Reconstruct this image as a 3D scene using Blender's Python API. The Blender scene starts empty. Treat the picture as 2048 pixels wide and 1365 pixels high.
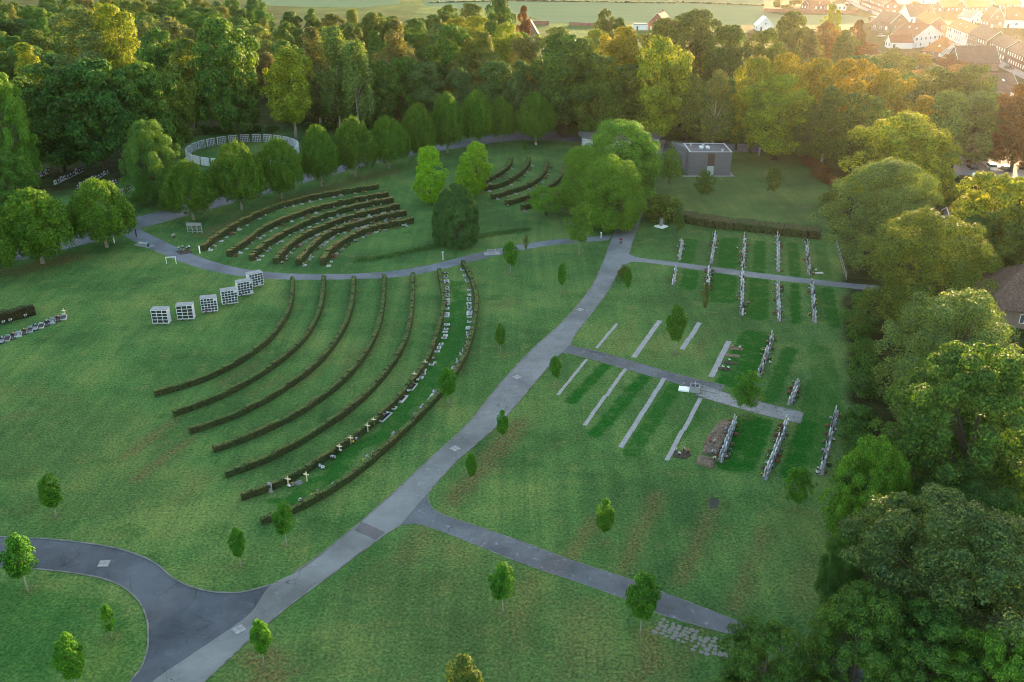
import bpy, bmesh, math, random
import numpy as np
from mathutils import Vector, Matrix

# ------------------------------------------------------------------ camera, sky, sun, exposure
SC = bpy.context.scene
F, YH, H, CX, CY = 1850.0, -170.0, 58.0, 1024.0, 682.5      # focal length in photo pixels, horizon row, camera height (m)
TH = math.atan((CY - YH) / F); C_, S_ = math.cos(TH), math.sin(TH)
cam_d = bpy.data.cameras.new("camera"); cam = bpy.data.objects.new("camera", cam_d)
SC.collection.objects.link(cam); SC.camera = cam
cam.location = (0, 0, H); cam.rotation_euler = (math.pi / 2 - TH, 0, 0)
cam_d.sensor_width = 36.0; cam_d.lens = 36.0 * F / 2048.0; cam_d.clip_start = 0.5; cam_d.clip_end = 9000

SUN_EL, SUN_AZ = math.radians(5.4), math.radians(27.0)       # azimuth clockwise from +Y
W = bpy.data.worlds.new("World"); SC.world = W; W.use_nodes = True
wn = W.node_tree.nodes; wl = W.node_tree.links
sky = wn.new("ShaderNodeTexSky"); sky.sky_type = 'NISHITA'; sky.sun_disc = False
sky.sun_elevation = SUN_EL; sky.sun_rotation = SUN_AZ; sky.altitude = 60; sky.air_density = 1.0; sky.dust_density = 1.2; sky.ozone_density = 1.0
wl.new(sky.outputs[0], wn["Background"].inputs[0]); wn["Background"].inputs[1].default_value = 0.15
sun_d = bpy.data.lights.new("sun", 'SUN'); sun = bpy.data.objects.new("sun", sun_d); SC.collection.objects.link(sun)
sun_d.energy = 4.2; sun_d.angle = math.radians(0.5); sun_d.color = (1.0, 0.67, 0.35)
SUN_DIR = Vector((math.sin(SUN_AZ) * math.cos(SUN_EL), math.cos(SUN_AZ) * math.cos(SUN_EL), math.sin(SUN_EL)))
sun.rotation_euler = SUN_DIR.to_track_quat('Z', 'Y').to_euler(); sun.location = (0, 0, 300)
SC.view_settings.view_transform = 'Standard'; SC.view_settings.look = 'None'
SC.view_settings.exposure = 2.9; SC.view_settings.gamma = 1.0
SC.cycles.max_bounces = 6; SC.cycles.diffuse_bounces = 3; SC.cycles.transmission_bounces = 3; SC.cycles.volume_bounces = 0
SC.cycles.use_denoising = True; SC.cycles.filter_width = 0.9

# ------------------------------------------------------------------ helpers
COL = SC.collection
R = math.radians
def G(px, py, z=0.0):
    """photo pixel -> point of the ground (height z)"""
    u = (px - CX) / F; v = (py - CY) / F
    t = (H - z) / (S_ + v * C_)
    return Vector((u * t, (C_ - v * S_) * t, z))
def scale_at(p): return F / (p.y * C_ + (H - p.z) * S_)      # photo pixels per metre at a point
def height_for(y, top):
    k = (top - CY) / F
    return H - y * (S_ + k * C_) / (C_ - k * S_)
ORD = "first second third fourth fifth sixth seventh eighth ninth tenth eleventh twelfth thirteenth fourteenth fifteenth sixteenth seventeenth eighteenth nineteenth twentieth".split()
ORD += ["twenty-" + o for o in ORD[:9]] + ["thirtieth"] + ["thirty-" + o for o in ORD[:9]] + ["fortieth"] + ["forty-" + o for o in ORD[:9]]
def tag(o, label=None, cat=None, group=None, kind=None):
    if label: o["label"] = label
    if cat: o["category"] = cat
    if group: o["group"] = group
    if kind or label: o["kind"] = kind or "thing"
    return o
def empty(name, loc, rz=0.0, sc=(1, 1, 1)):
    o = bpy.data.objects.new(name, None); COL.objects.link(o)
    o.location = loc; o.rotation_euler = (0, 0, rz); o.scale = sc; o.empty_display_size = 0.3
    return o
def ob(name, me, parent=None, color=None):
    o = bpy.data.objects.new(name, me); COL.objects.link(o)
    if parent: o.parent = parent
    if color: o.color = (*color, 1)
    return o
def np_mesh(name, V, Fq, mat, mids=None):
    V = np.asarray(V, dtype=np.float32); Fq = np.asarray(Fq, dtype=np.int32); k = Fq.shape[1]
    me = bpy.data.meshes.new(name)
    me.vertices.add(len(V)); me.vertices.foreach_set("co", V.ravel())
    me.loops.add(Fq.size); me.loops.foreach_set("vertex_index", Fq.ravel())
    me.polygons.add(len(Fq)); me.polygons.foreach_set("loop_start", np.arange(0, Fq.size, k, dtype=np.int32))
    for m in (mat if isinstance(mat, (list, tuple)) else [mat]): me.materials.append(m)
    if mids is not None: me.polygons.foreach_set("material_index", np.asarray(mids, dtype=np.int32))
    me.update(calc_edges=True)
    return me
class MB:
    """collects boxes, tubes and faces; .mesh() makes one mesh"""
    def __init__(s): s.v = []; s.f = []; s.m = []
    def add(s, V, Fs, mi=0, M=None):
        b = len(s.v)
        for p in V: s.v.append(tuple(M @ Vector(p)) if M else tuple(p))
        for f in Fs: s.f.append([b + i for i in f]); s.m.append(mi)
    def box(s, x0, x1, y0, y1, z0, z1, mi=0, M=None, taper=0.0):
        t = taper
        V = [(x0, y0, z0), (x1, y0, z0), (x1, y1, z0), (x0, y1, z0), (x0 + t, y0 + t, z1), (x1 - t, y0 + t, z1), (x1 - t, y1 - t, z1), (x0 + t, y1 - t, z1)]
        s.add(V, [(3, 2, 1, 0), (4, 5, 6, 7), (0, 1, 5, 4), (1, 2, 6, 5), (2, 3, 7, 6), (3, 0, 4, 7)], mi, M)
    def bbox(s, x0, x1, y0, y1, z0, z1, b=0.03, mi=0, M=None):
        """box with a chamfered top edge"""
        V = [(x0, y0, z0), (x1, y0, z0), (x1, y1, z0), (x0, y1, z0), (x0, y0, z1 - b), (x1, y0, z1 - b), (x1, y1, z1 - b), (x0, y1, z1 - b),
             (x0 + b, y0 + b, z1), (x1 - b, y0 + b, z1), (x1 - b, y1 - b, z1), (x0 + b, y1 - b, z1)]
        fs = [(3, 2, 1, 0), (8, 9, 10, 11)]
        for a in range(4):
            c = (a + 1) % 4; fs += [(a, c, c + 4, a + 4), (a + 4, c + 4, c + 8, a + 8)]
        s.add(V, fs, mi, M)
    def tube(s, pts, rad, n=7, mi=0, cap=True):
        pts = [Vector(p) for p in pts]; b = len(s.v)
        for i, p in enumerate(pts):
            d = (pts[min(i + 1, len(pts) - 1)] - pts[max(i - 1, 0)]).normalized()
            a = d.orthogonal().normalized() if i == 0 else (a - a.dot(d) * d).normalized()
            e = d.cross(a)
            r = rad[i] if isinstance(rad, (list, tuple)) else rad
            for k in range(n):
                q = p + (a * math.cos(2 * math.pi * k / n) + e * math.sin(2 * math.pi * k / n)) * r
                s.v.append(tuple(q))
        for i in range(len(pts) - 1):
            for k in range(n):
                k2 = (k + 1) % n
                s.f.append([b + i * n + k, b + i * n + k2, b + (i + 1) * n + k2, b + (i + 1) * n + k]); s.m.append(mi)
        if cap:
            s.f.append([b + k for k in range(n)][::-1]); s.m.append(mi)
            s.f.append([b + (len(pts) - 1) * n + k for k in range(n)]); s.m.append(mi)
    def lathe(s, prof, n=16, mi=0, M=None):
        V = []; fs = []
        for r, z in prof:
            for k in range(n): V.append((r * math.cos(2 * math.pi * k / n), r * math.sin(2 * math.pi * k / n), z))
        for i in range(len(prof) - 1):
            for k in range(n):
                k2 = (k + 1) % n; fs.append((i * n + k, i * n + k2, (i + 1) * n + k2, (i + 1) * n + k))
        fs.append(tuple(range(n))[::-1]); fs.append(tuple((len(prof) - 1) * n + k for k in range(n)))
        s.add(V, fs, mi, M)
    def mesh(s, name, mats, smooth=False):
        me = bpy.data.meshes.new(name); me.from_pydata(s.v, [], s.f)
        for m in (mats if isinstance(mats, (list, tuple)) else [mats]): me.materials.append(m)
        me.polygons.foreach_set("material_index", s.m)
        if smooth: me.polygons.foreach_set("use_smooth", [True] * len(s.f))
        me.update(); return me
def smooth_line(pts, n=4, closed=False):
    P = [Vector(p) for p in pts]; out = []; L = len(P)
    rng_ = range(L if closed else L - 1)
    for i in rng_:
        g = (lambda k: P[k % L]) if closed else (lambda k: P[max(0, min(L - 1, k))])
        a, b, c, d = g(i - 1), g(i), g(i + 1), g(i + 2)
        for k in range(n):
            t = k / n
            out.append(0.5 * ((2 * b) + (c - a) * t + (2 * a - 5 * b + 4 * c - d) * t * t + (3 * b - a - 3 * c + d) * t ** 3))
    if not closed: out.append(P[-1])
    return out
def resample(line, step):
    out = [line[0].copy()]; acc = 0.0
    for a, b in zip(line[:-1], line[1:]):
        L = (b - a).length
        if L < 1e-6: continue
        t = step - acc
        while t <= L: out.append(a + (b - a) * (t / L)); t += step
        acc = L - (t - step)
    if (out[-1] - line[-1]).length > step * 0.3: out.append(line[-1].copy())
    return out
def px_line(pts, n=4): return smooth_line([G(*p) for p in pts], n)

# ------------------------------------------------------------------ materials
def nt(name):
    m = bpy.data.materials.new(name); m.use_nodes = True
    return m, m.node_tree.nodes, m.node_tree.links, m.node_tree.nodes["Principled BSDF"]
def noise(n, l, vec, sc, det=3.0, rough=0.6):
    t = n.new("ShaderNodeTexNoise"); t.inputs["Scale"].default_value = sc; t.inputs["Detail"].default_value = det; t.inputs["Roughness"].default_value = rough
    if vec is not None: l.new(vec, t.inputs["Vector"])
    return t.outputs["Fac"]
def ramp(n, l, fac, stops):
    r = n.new("ShaderNodeValToRGB"); e = r.color_ramp.elements
    while len(e) < len(stops): e.new(0.5)
    for i, (p, c) in enumerate(stops):
        e[i].position = p; e[i].color = (*c, 1) if len(c) == 3 else c
    l.new(fac, r.inputs[0]); return r.outputs[0]
def mixc(n, l, fac, a, b, mode='MIX'):
    x = n.new("ShaderNodeMix"); x.data_type = 'RGBA'; x.blend_type = mode
    if isinstance(fac, (int, float)): x.inputs[0].default_value = fac
    else: l.new(fac, x.inputs[0])
    for i, v in ((6, a), (7, b)):
        if isinstance(v, tuple): x.inputs[i].default_value = (*v, 1) if len(v) == 3 else v
        else: l.new(v, x.inputs[i])
    return x.outputs[2]
def math_(n, l, op, a, b=None, clamp=False):
    x = n.new("ShaderNodeMath"); x.operation = op; x.use_clamp = clamp
    for i, v in ((0, a), (1, b)):
        if v is None: continue
        if isinstance(v, (int, float)): x.inputs[i].default_value = v
        else: l.new(v, x.inputs[i])
    return x.outputs[0]
def sst(n, l, v, lo, hi):
    x = n.new("ShaderNodeMapRange"); x.interpolation_type = 'SMOOTHSTEP'
    x.inputs[1].default_value = lo; x.inputs[2].default_value = hi; l.new(v, x.inputs[0]); return x.outputs[0]
def bump(n, l, p, h, st, dist=0.05):
    b = n.new("ShaderNodeBump"); b.inputs["Strength"].default_value = st; b.inputs["Distance"].default_value = dist
    l.new(h, b.inputs["Height"]); l.new(b.outputs[0], p.inputs["Normal"])
def speck(name, c1, c2, scale=3.0, rough=0.85, c3=None, scale2=30.0, bmp=0.0, spec=0.3):
    m, n, l, p = nt(name)
    tc = n.new("ShaderNodeTexCoord").outputs["Object"]
    a = ramp(n, l, noise(n, l, tc, scale, 5), [(0.3, c1), (0.7, c2)])
    f = noise(n, l, tc, scale2, 3)
    col = mixc(n, l, math_(n, l, 'MULTIPLY', sst(n, l, f, 0.45, 0.7), 0.55), a, c3 or tuple(x * 0.55 for x in c1))
    l.new(col, p.inputs["Base Color"]); p.inputs["Roughness"].default_value = rough; p.inputs["Specular IOR Level"].default_value = spec
    if bmp: bump(n, l, p, f, bmp)
    return m
def leaf_mat(name, trans=0.28):
    m, n, l, p = nt(name)
    oi = n.new("ShaderNodeObjectInfo"); ge = n.new("ShaderNodeNewGeometry"); tc = n.new("ShaderNodeTexCoord")
    v = ramp(n, l, ge.outputs["Random Per Island"], [(0.0, (0.40, 0.46, 0.5)), (0.5, (0.95, 1.0, 1.0)), (1.0, (1.9, 1.7, 1.15))])
    c = mixc(n, l, 1.0, oi.outputs["Color"], v, 'MULTIPLY')
    big = noise(n, l, tc.outputs["Object"], 0.35, 3)
    c = mixc(n, l, 1.0, c, ramp(n, l, big, [(0.3, (0.75, 0.82, 0.85)), (0.7, (1.3, 1.18, 1.0))]), 'MULTIPLY')
    p.inputs["Roughness"].default_value = 0.65; p.inputs["Specular IOR Level"].default_value = 0.12
    l.new(c, p.inputs["Base Color"])
    tr = n.new("ShaderNodeBsdfTranslucent"); l.new(mixc(n, l, 1.0, c, (1.7, 1.45, 0.45), 'MULTIPLY'), tr.inputs[0])
    mx = n.new("ShaderNodeMixShader"); mx.inputs[0].default_value = trans
    l.new(p.outputs[0], mx.inputs[1]); l.new(tr.outputs[0], mx.inputs[2])
    l.new(mx.outputs[0], n["Material Output"].inputs[0])
    return m
LEAF = leaf_mat("leaves")
BARK = speck("bark", (0.06, 0.048, 0.035), (0.12, 0.10, 0.075), 2.0, 0.95, scale2=9)
BARK_PALE = speck("pale_bark", (0.20, 0.18, 0.14), (0.32, 0.30, 0.25), 2.0, 0.95, scale2=9)
BARK_WHITE = speck("birch_bark", (0.42, 0.40, 0.35), (0.55, 0.52, 0.46), 1.0, 0.9, (0.05, 0.045, 0.04), 4)
CONC = speck("concrete", (0.22, 0.22, 0.225), (0.31, 0.31, 0.315), 0.8, 0.85, (0.14, 0.14, 0.14), 6)
WHITE = speck("white_concrete", (0.50, 0.51, 0.53), (0.60, 0.61, 0.63), 1.2, 0.8, (0.36, 0.37, 0.39), 5)
STONE_L = speck("light_granite", (0.30, 0.305, 0.305), (0.42, 0.425, 0.42), 2.5, 0.5, (0.3, 0.3, 0.31), 40)
STONE_G = speck("grey_granite", (0.20, 0.20, 0.21), (0.30, 0.30, 0.31), 2.5, 0.4, (0.10, 0.10, 0.11), 40)
STONE_D = speck("dark_granite", (0.025, 0.025, 0.028), (0.06, 0.06, 0.065), 2.5, 0.25, (0.015, 0.015, 0.016), 40)
DARKN = speck("niche_dark", (0.020, 0.020, 0.022), (0.05, 0.05, 0.055), 4, 0.3)
SOIL = speck("soil", (0.05, 0.036, 0.025), (0.085, 0.062, 0.045), 2, 1.0, scale2=12, bmp=0.6)
CHIPS = speck("wood_chips", (0.12, 0.085, 0.058), (0.24, 0.175, 0.125), 2.5, 1.0, (0.03, 0.02, 0.013), 5, bmp=1.0)
WOODG = speck("grey_wood", (0.20, 0.19, 0.19), (0.30, 0.29, 0.28), 1.0, 0.85, scale2=10)
WOODY = speck("pale_wood", (0.52, 0.40, 0.22), (0.66, 0.52, 0.31), 3, 0.7)
METAL = speck("grey_metal", (0.42, 0.43, 0.44), (0.55, 0.56, 0.57), 3, 0.45)
def flat(name, c, rough=0.6, metal=0.0):
    m, n, l, p = nt(name); tc = n.new("ShaderNodeTexCoord").outputs["Object"]
    l.new(ramp(n, l, noise(n, l, tc, 5, 3), [(0.3, tuple(x * 0.85 for x in c)), (0.7, tuple(min(1, x * 1.1) for x in c))]), p.inputs["Base Color"])
    p.inputs["Roughness"].default_value = rough; p.inputs["Metallic"].default_value = metal
    return m
WPAINT = flat("white_paint", (0.78, 0.78, 0.76)); GLASS = flat("window_glass", (0.08, 0.09, 0.11), 0.12)
BLIND = flat("white_shutter", (0.72, 0.71, 0.68)); BLACKP = flat("black_rubber", (0.02, 0.02, 0.02), 0.8)
FLW = [flat("white_flowers", (0.80, 0.78, 0.74)), flat("pink_flowers", (0.70, 0.32, 0.38)), flat("yellow_flowers", (0.80, 0.55, 0.05)), flat("red_flowers", (0.45, 0.03, 0.03)), flat("lilac_flowers", (0.50, 0.42, 0.62)), flat("blue_flowers", (0.30, 0.48, 0.62))]

def asphalt(name, c1, c2, crack=1.0, moss=0.0, light=0.3):
    m, n, l, p = nt(name); tc = n.new("ShaderNodeTexCoord").outputs["Object"]
    big = noise(n, l, tc, 0.12, 5, 0.65); mid = noise(n, l, tc, 1.1, 4); fine = noise(n, l, tc, 9.0, 3, 0.8)
    c = ramp(n, l, big, [(0.36, tuple(x * .85 for x in c1)), (0.64, tuple(x * 1.12 for x in c2))])
    c = mixc(n, l, math_(n, l, 'MULTIPLY', sst(n, l, mid, 0.58, 0.74), light), c, tuple(min(1, x * 2.1) for x in c2))
    c = mixc(n, l, 1.0, c, ramp(n, l, fine, [(0.25, (0.62, 0.62, 0.62)), (0.75, (1.38, 1.38, 1.38))]), 'MULTIPLY')
    # cracks: edges of big warped cells, only in worn areas
    dv = n.new("ShaderNodeVectorMath"); dv.operation = 'ADD'; l.new(tc, dv.inputs[0])
    wv = n.new("ShaderNodeTexNoise"); wv.inputs["Scale"].default_value = 0.7; wv.inputs["Detail"].default_value = 4; l.new(tc, wv.inputs["Vector"])
    sc = n.new("ShaderNodeVectorMath"); sc.operation = 'SCALE'; sc.inputs[3].default_value = 1.6; l.new(wv.outputs["Color"], sc.inputs[0]); l.new(sc.outputs[0], dv.inputs[1])
    vo = n.new("ShaderNodeTexVoronoi"); vo.feature = 'DISTANCE_TO_EDGE'; vo.inputs["Scale"].default_value = 0.30; l.new(dv.outputs[0], vo.inputs["Vector"])
    ck = math_(n, l, 'MULTIPLY', math_(n, l, 'LESS_THAN', vo.outputs["Distance"], 0.008), sst(n, l, noise(n, l, tc, 0.09, 2), 0.50, 0.58))
    c = mixc(n, l, math_(n, l, 'MULTIPLY', ck, 0.6 * crack), c, (0.02, 0.022, 0.02))
    if moss:
        mo = noise(n, l, tc, 1.6, 6, 0.75)
        c = mixc(n, l, math_(n, l, 'MULTIPLY', sst(n, l, mo, 0.52, 0.60), moss), c, (0.05, 0.055, 0.035))
    l.new(c, p.inputs["Base Color"]); p.inputs["Roughness"].default_value = 0.85; p.inputs["Specular IOR Level"].default_value = 0.15
    bump(n, l, p, fine, 0.4, 0.02)
    return m
ASPH = asphalt("asphalt_worn", (0.120, 0.128, 0.129), (0.166, 0.175, 0.176))
ASPH_D = asphalt("asphalt_dark", (0.052, 0.060, 0.072), (0.080, 0.090, 0.104), light=0.25)
ASPH_P = asphalt("asphalt_patch", (0.075, 0.07, 0.075), (0.11, 0.105, 0.108), crack=0)
ASPH_B = asphalt("asphalt_path", (0.070, 0.078, 0.088), (0.112, 0.121, 0.134), moss=0.25, light=0.7)
ASPH_M = asphalt("asphalt_mossy", (0.15, 0.153, 0.155), (0.21, 0.213, 0.215), moss=0.6)
GRAVEL = asphalt("gravel", (0.115, 0.122, 0.136), (0.16, 0.168, 0.184), crack=0, light=0.15)
GRAVEL_D = asphalt("gravel_shade_tinted", (0.10, 0.106, 0.118), (0.14, 0.147, 0.160), crack=0, light=0.15)  # darker copy of the gravel, the lindens' shade put into its colour

# ------------------------------------------------------------------ ground: one sheet, lawn with worn, lush and littered areas
gx = np.concatenate([np.array([-3000, -2000, -1200, -800, -600, -450, -350, -280, -220]), np.arange(-180, -96, 4), np.arange(-96, 96, 0.5), np.arange(96, 181, 4), np.array([220, 280, 350, 450, 600, 800, 1200, 2000, 3000])])
gy = np.concatenate([np.array([-3000, -1500, -600, -200, -60, 0, 30]), np.arange(46, 56, 2), np.arange(56, 262, 0.5), np.arange(262, 380, 4), np.array([400, 440, 500, 580, 680, 800, 1000, 1300, 1800, 2600, 3500])])
XX, YY = np.meshgrid(gx, gy); nxg, nyg = len(gx), len(gy)
rg = np.random.default_rng(5)
def wob(x, y, sc, seed):
    r = np.random.default_rng(seed); o = np.zeros_like(x)
    for k in range(7):
        a = r.uniform(0, 6.28); f = sc * r.uniform(0.6, 2.6)
        o += np.sin((x * math.cos(a) + y * math.sin(a)) * f + r.uniform(0, 6.28)) / 7
    return o * 1.6
JX = XX + wob(XX, YY, 0.5, 1) * 1.0 + wob(XX, YY, 2.5, 8) * 0.35; JY = YY + wob(XX, YY, 0.5, 2) * 1.0 + wob(XX, YY, 2.5, 9) * 0.35
def inpoly(pxs, X, Y):
    P = [G(*p) for p in pxs]; ins = np.zeros(X.shape, bool)
    for a, b in zip(P, P[1:] + P[:1]):
        if abs(a.y - b.y) < 1e-9: continue
        c = ((a.y > Y) != (b.y > Y)) & (X < (b.x - a.x) * (Y - a.y) / (b.y - a.y) + a.x)
        ins ^= c
    return ins
def seg(p, q, w, soft, X=None, Y=None):
    X = XX if X is None else X; Y = YY if Y is None else Y
    a, b = G(*p), G(*q); d = b - a; L2 = d.x ** 2 + d.y ** 2
    t = np.clip(((X - a.x) * d.x + (Y - a.y) * d.y) / L2, 0, 1)
    D = np.hypot(X - a.x - t * d.x, Y - a.y - t * d.y)
    return np.clip((w + soft - D) / soft, 0, 1)
lush = np.zeros_like(XX); dry = np.zeros_like(XX); lit = np.zeros_like(XX)
S2 = (XX + 0.08 * rg.standard_normal(XX.shape), YY + 0.08 * rg.standard_normal(XX.shape))
for p, q, w, k in [((1215, 728), (1142, 803), .7, .75), ((1292, 750), (1190, 868), .85, .7), ((1352, 772), (1262, 905), .9, .6), ((1205, 730), (1165, 772), .3, .3), ((1400, 830), (1330, 900), .8, .35),
                   ((1530, 672), (1478, 770), 1.4, .95), ((1500, 668), (1452, 765), 1.2, .95), ((1580, 700), (1540, 800), .9, .6), ((1630, 770), (1612, 850), 1.0, .5), ((1500, 840), (1460, 930), 1.5, .95), ((1530, 845), (1490, 935), 1.0, .8),
                   ((1615, 850), (1580, 950), 1.1, .85), ((1650, 840), (1625, 930), .8, .5), ((1640, 700), (1660, 820), 1.6, .35), ((1380, 482), (1372, 522), 1.3, .6), ((1455, 480), (1448, 530), 1.2, .85), ((1470, 478), (1466, 535), .6, .7), ((1520, 485), (1518, 545), 1.0, .7), ((1585, 488), (1590, 550), .9, .75), ((1640, 490), (1652, 556), .9, .4),
                   ((1382, 545), (1376, 575), 1.3, .8), ((1455, 548), (1452, 600), 1.5, .8), ((1436, 545), (1430, 600), .9, .7), ((1518, 560), (1515, 632), 1.6, .85), ((1590, 570), (1592, 645), .7, .75), ((1655, 580), (1668, 650), .9, .65), ((1640, 580), (1645, 640), .5, .35)]:
    lush = np.maximum(lush, min(1, k * 1.4) * seg(p, q, w, 0.25 if w > .5 else .3, *S2))
lush = np.maximum(lush, 0.75 * inpoly([(905, 560), (925, 560), (935, 640), (900, 740), (830, 830), (720, 920), (640, 980), (560, 1020), (540, 1000), (640, 940), (760, 840), (850, 730), (895, 640)], JX, JY))
lush = np.maximum(lush, 0.35 * inpoly([(-40, 1180), (180, 1185), (260, 1230), (270, 1300), (240, 1365), (-60, 1400)], JX, JY))
for p, q, w, k in [((1262, 655), (1232, 705), .6, .35), ((1335, 662), (1300, 715), .6, .3), ((1420, 660), (1392, 715), .7, .4)]: dry = np.maximum(dry, k * seg(p, q, w, .3, *S2))
for p, q, w, k in [((1035, 850), (905, 1005), .9, .85), ((1045, 845), (985, 910), 1.0, .6), ((850, 1065), (815, 1115), 1.2, .45), ((1190, 1040), (1140, 1120), .5, .55), ((1318, 985), (1245, 1140), .5, .6), ((1428, 1010), (1360, 1165), .5, .6), ((1528, 1060), (1470, 1220), .5, .5), ((1620, 1110), (1600, 1200), .6, .3), ((1310, 1270), (1280, 1365), .8, .6), ((1065, 1160), (1030, 1280), .6, .4), ((1180, 1200), (1120, 1365), .7, .35),
                   ((1400, 1262), (1330, 1365), .8, .35), ((350, 840), (240, 920), .35, .7), ((380, 880), (270, 960), .4, .8), ((420, 950), (350, 1010), .3, .4), ((0, 835), (60, 830), .4, .5), ((0, 778), (90, 785), .35, .4), ((100, 790), (160, 800), .3, .3), ((440, 770), (510, 730), .5, .4), ((500, 790), (560, 755), .5, .35), ((600, 770), (650, 720), .5, .35), ((675, 760), (720, 700), .5, .3), ((720, 730), (790, 640), .5, .25), ((520, 1310), (540, 1365), 1.6, .75),
                   ((1000, 610), (1030, 600), 1.0, .3), ((60, 535), (150, 515), 2.0, .8), ((0, 545), (60, 540), 1.6, .6), ((400, 470), (500, 430), 1.6, .5), ((560, 405), (720, 360), 2.0, .55), ((720, 358), (790, 345), 1.2, .6), ((1180, 1290), (1230, 1365), 1.4, .3), ((900, 1090), (930, 1140), 1.0, .3)]:
    J = (XX + 0.5 * rg.standard_normal(XX.shape) * w, YY + 0.5 * rg.standard_normal(XX.shape) * w)
    dry = np.maximum(dry, min(1, k * 1.45) * seg(p, q, w, .5, *J))
for p in [(100, 1037), (37 + 20, 1183), (568, 1095), (475, 1133), (1004, 1225), (893, 812), (1492, 833), (1409, 402), (1546, 393), (1020, 550), (1160, 510), (1340, 365), (1282, 1266), (222, 1275), (1125, 586), (1001, 708), (942, 968), (1209, 1087), (1594, 1022), (1110, 774), (1353, 708)]:
    dry = np.maximum(dry, 0.75 * seg(p, (p[0] + 1, p[1]), .45, .5, XX + 0.15 * rg.standard_normal(XX.shape), YY + 0.15 * rg.standard_normal(XX.shape)))
dry = np.maximum(dry, .30 * inpoly([(1330, 300), (1590, 312), (1640, 370), (1650, 450), (1380, 425), (1300, 400)], JX, JY)); dry = np.maximum(dry, .16 * inpoly([(0, 760), (300, 830), (420, 960), (300, 1040), (0, 1040)], JX, JY)); dry = np.maximum(dry, .22 * inpoly([(800, 1080), (1000, 1110), (1280, 1230), (1200, 1365), (560, 1365), (640, 1200)], JX, JY))
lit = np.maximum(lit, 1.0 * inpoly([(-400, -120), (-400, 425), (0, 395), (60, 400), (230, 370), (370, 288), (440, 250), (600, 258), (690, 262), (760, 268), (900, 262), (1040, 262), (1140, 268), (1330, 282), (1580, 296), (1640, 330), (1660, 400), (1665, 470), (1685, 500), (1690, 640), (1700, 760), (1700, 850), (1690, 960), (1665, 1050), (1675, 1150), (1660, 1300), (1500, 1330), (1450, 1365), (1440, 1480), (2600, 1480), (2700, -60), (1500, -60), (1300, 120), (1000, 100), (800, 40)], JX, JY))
k = np.ones(3) / 3
for A in (lit, dry):
    for ax in (0, 1):
        A[:] = np.apply_along_axis(lambda v: np.convolve(np.pad(v, 1, mode='edge'), k, 'valid'), ax, A)
V = np.stack([XX.ravel(), YY.ravel(), np.zeros(XX.size)], 1)
idx = np.arange(nxg * nyg).reshape(nyg, nxg)
Fq = np.stack([idx[:-1, :-1].ravel(), idx[:-1, 1:].ravel(), idx[1:, 1:].ravel(), idx[1:, :-1].ravel()], 1)
m, n, l, p = nt("lawn")
tc = n.new("ShaderNodeTexCoord").outputs["Object"]
at = n.new("ShaderNodeAttribute"); at.attribute_name = "wear"
sp = n.new("ShaderNodeSeparateColor"); l.new(at.outputs["Color"], sp.inputs[0])
c = ramp(n, l, noise(n, l, tc, 0.045, 5, 0.65), [(0.38, (0.040, 0.095, 0.029)), (0.5, (0.062, 0.134, 0.039)), (0.62, (0.108, 0.168, 0.050))])
c = mixc(n, l, math_(n, l, 'MULTIPLY', sst(n, l, noise(n, l, tc, 0.35, 5, 0.7), 0.5, 0.78), 0.75), c, (0.135, 0.155, 0.050))
c = mixc(n, l, math_(n, l, 'MULTIPLY', sst(n, l, noise(n, l, tc, 0.22, 4, 0.7), 0.52, 0.75), 0.6), c, (0.019, 0.074, 0.017))
mpg = n.new("ShaderNodeMapping"); mpg.inputs["Rotation"].default_value = (0, 0, 0.42); mpg.inputs["Scale"].default_value = (.7, 0.03, 1); l.new(tc, mpg.inputs[0])
c = mixc(n, l, 1.0, c, ramp(n, l, noise(n, l, mpg.outputs[0], 1.0, 3, .6), [(.36, (.88, .90, .90)), (.64, (1.13, 1.1, 1.06))]), "MULTIPLY")
lm = math_(n, l, 'MULTIPLY', sp.outputs[0], sst(n, l, noise(n, l, tc, 0.5, 3), 0.15, 0.55))
c = mixc(n, l, lm, c, (0.009, 0.082, 0.009))
dn = math_(n, l, 'MULTIPLY', sp.outputs[1], sst(n, l, noise(n, l, tc, 1.8, 5, 0.75), 0.32, 0.55))
c = mixc(n, l, dn, c, ramp(n, l, noise(n, l, tc, 3.0, 4, .7), [(.35, (.048, .046, .018)), (.65, (.165, .142, .058))]))
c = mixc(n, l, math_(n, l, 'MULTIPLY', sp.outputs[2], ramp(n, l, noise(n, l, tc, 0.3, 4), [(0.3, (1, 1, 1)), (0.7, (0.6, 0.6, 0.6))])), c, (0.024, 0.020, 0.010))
fine = noise(n, l, tc, 3.2, 5, 0.85)
c = mixc(n, l, 1.0, c, ramp(n, l, fine, [(0.36, (0.40, 0.46, 0.5)), (0.5, (1, 1, 1)), (0.64, (1.8, 1.6, 1.4))]), 'MULTIPLY')
l.new(c, p.inputs["Base Color"]); p.inputs["Roughness"].default_value = 0.9; p.inputs["Specular IOR Level"].default_value = 0.02
bump(n, l, p, fine, 0.8, 0.12)
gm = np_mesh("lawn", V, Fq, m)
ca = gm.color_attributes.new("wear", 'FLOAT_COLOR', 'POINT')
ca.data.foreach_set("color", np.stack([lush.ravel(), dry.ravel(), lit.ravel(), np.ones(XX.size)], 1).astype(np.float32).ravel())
tag(ob("lawn", gm), kind="structure")

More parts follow.
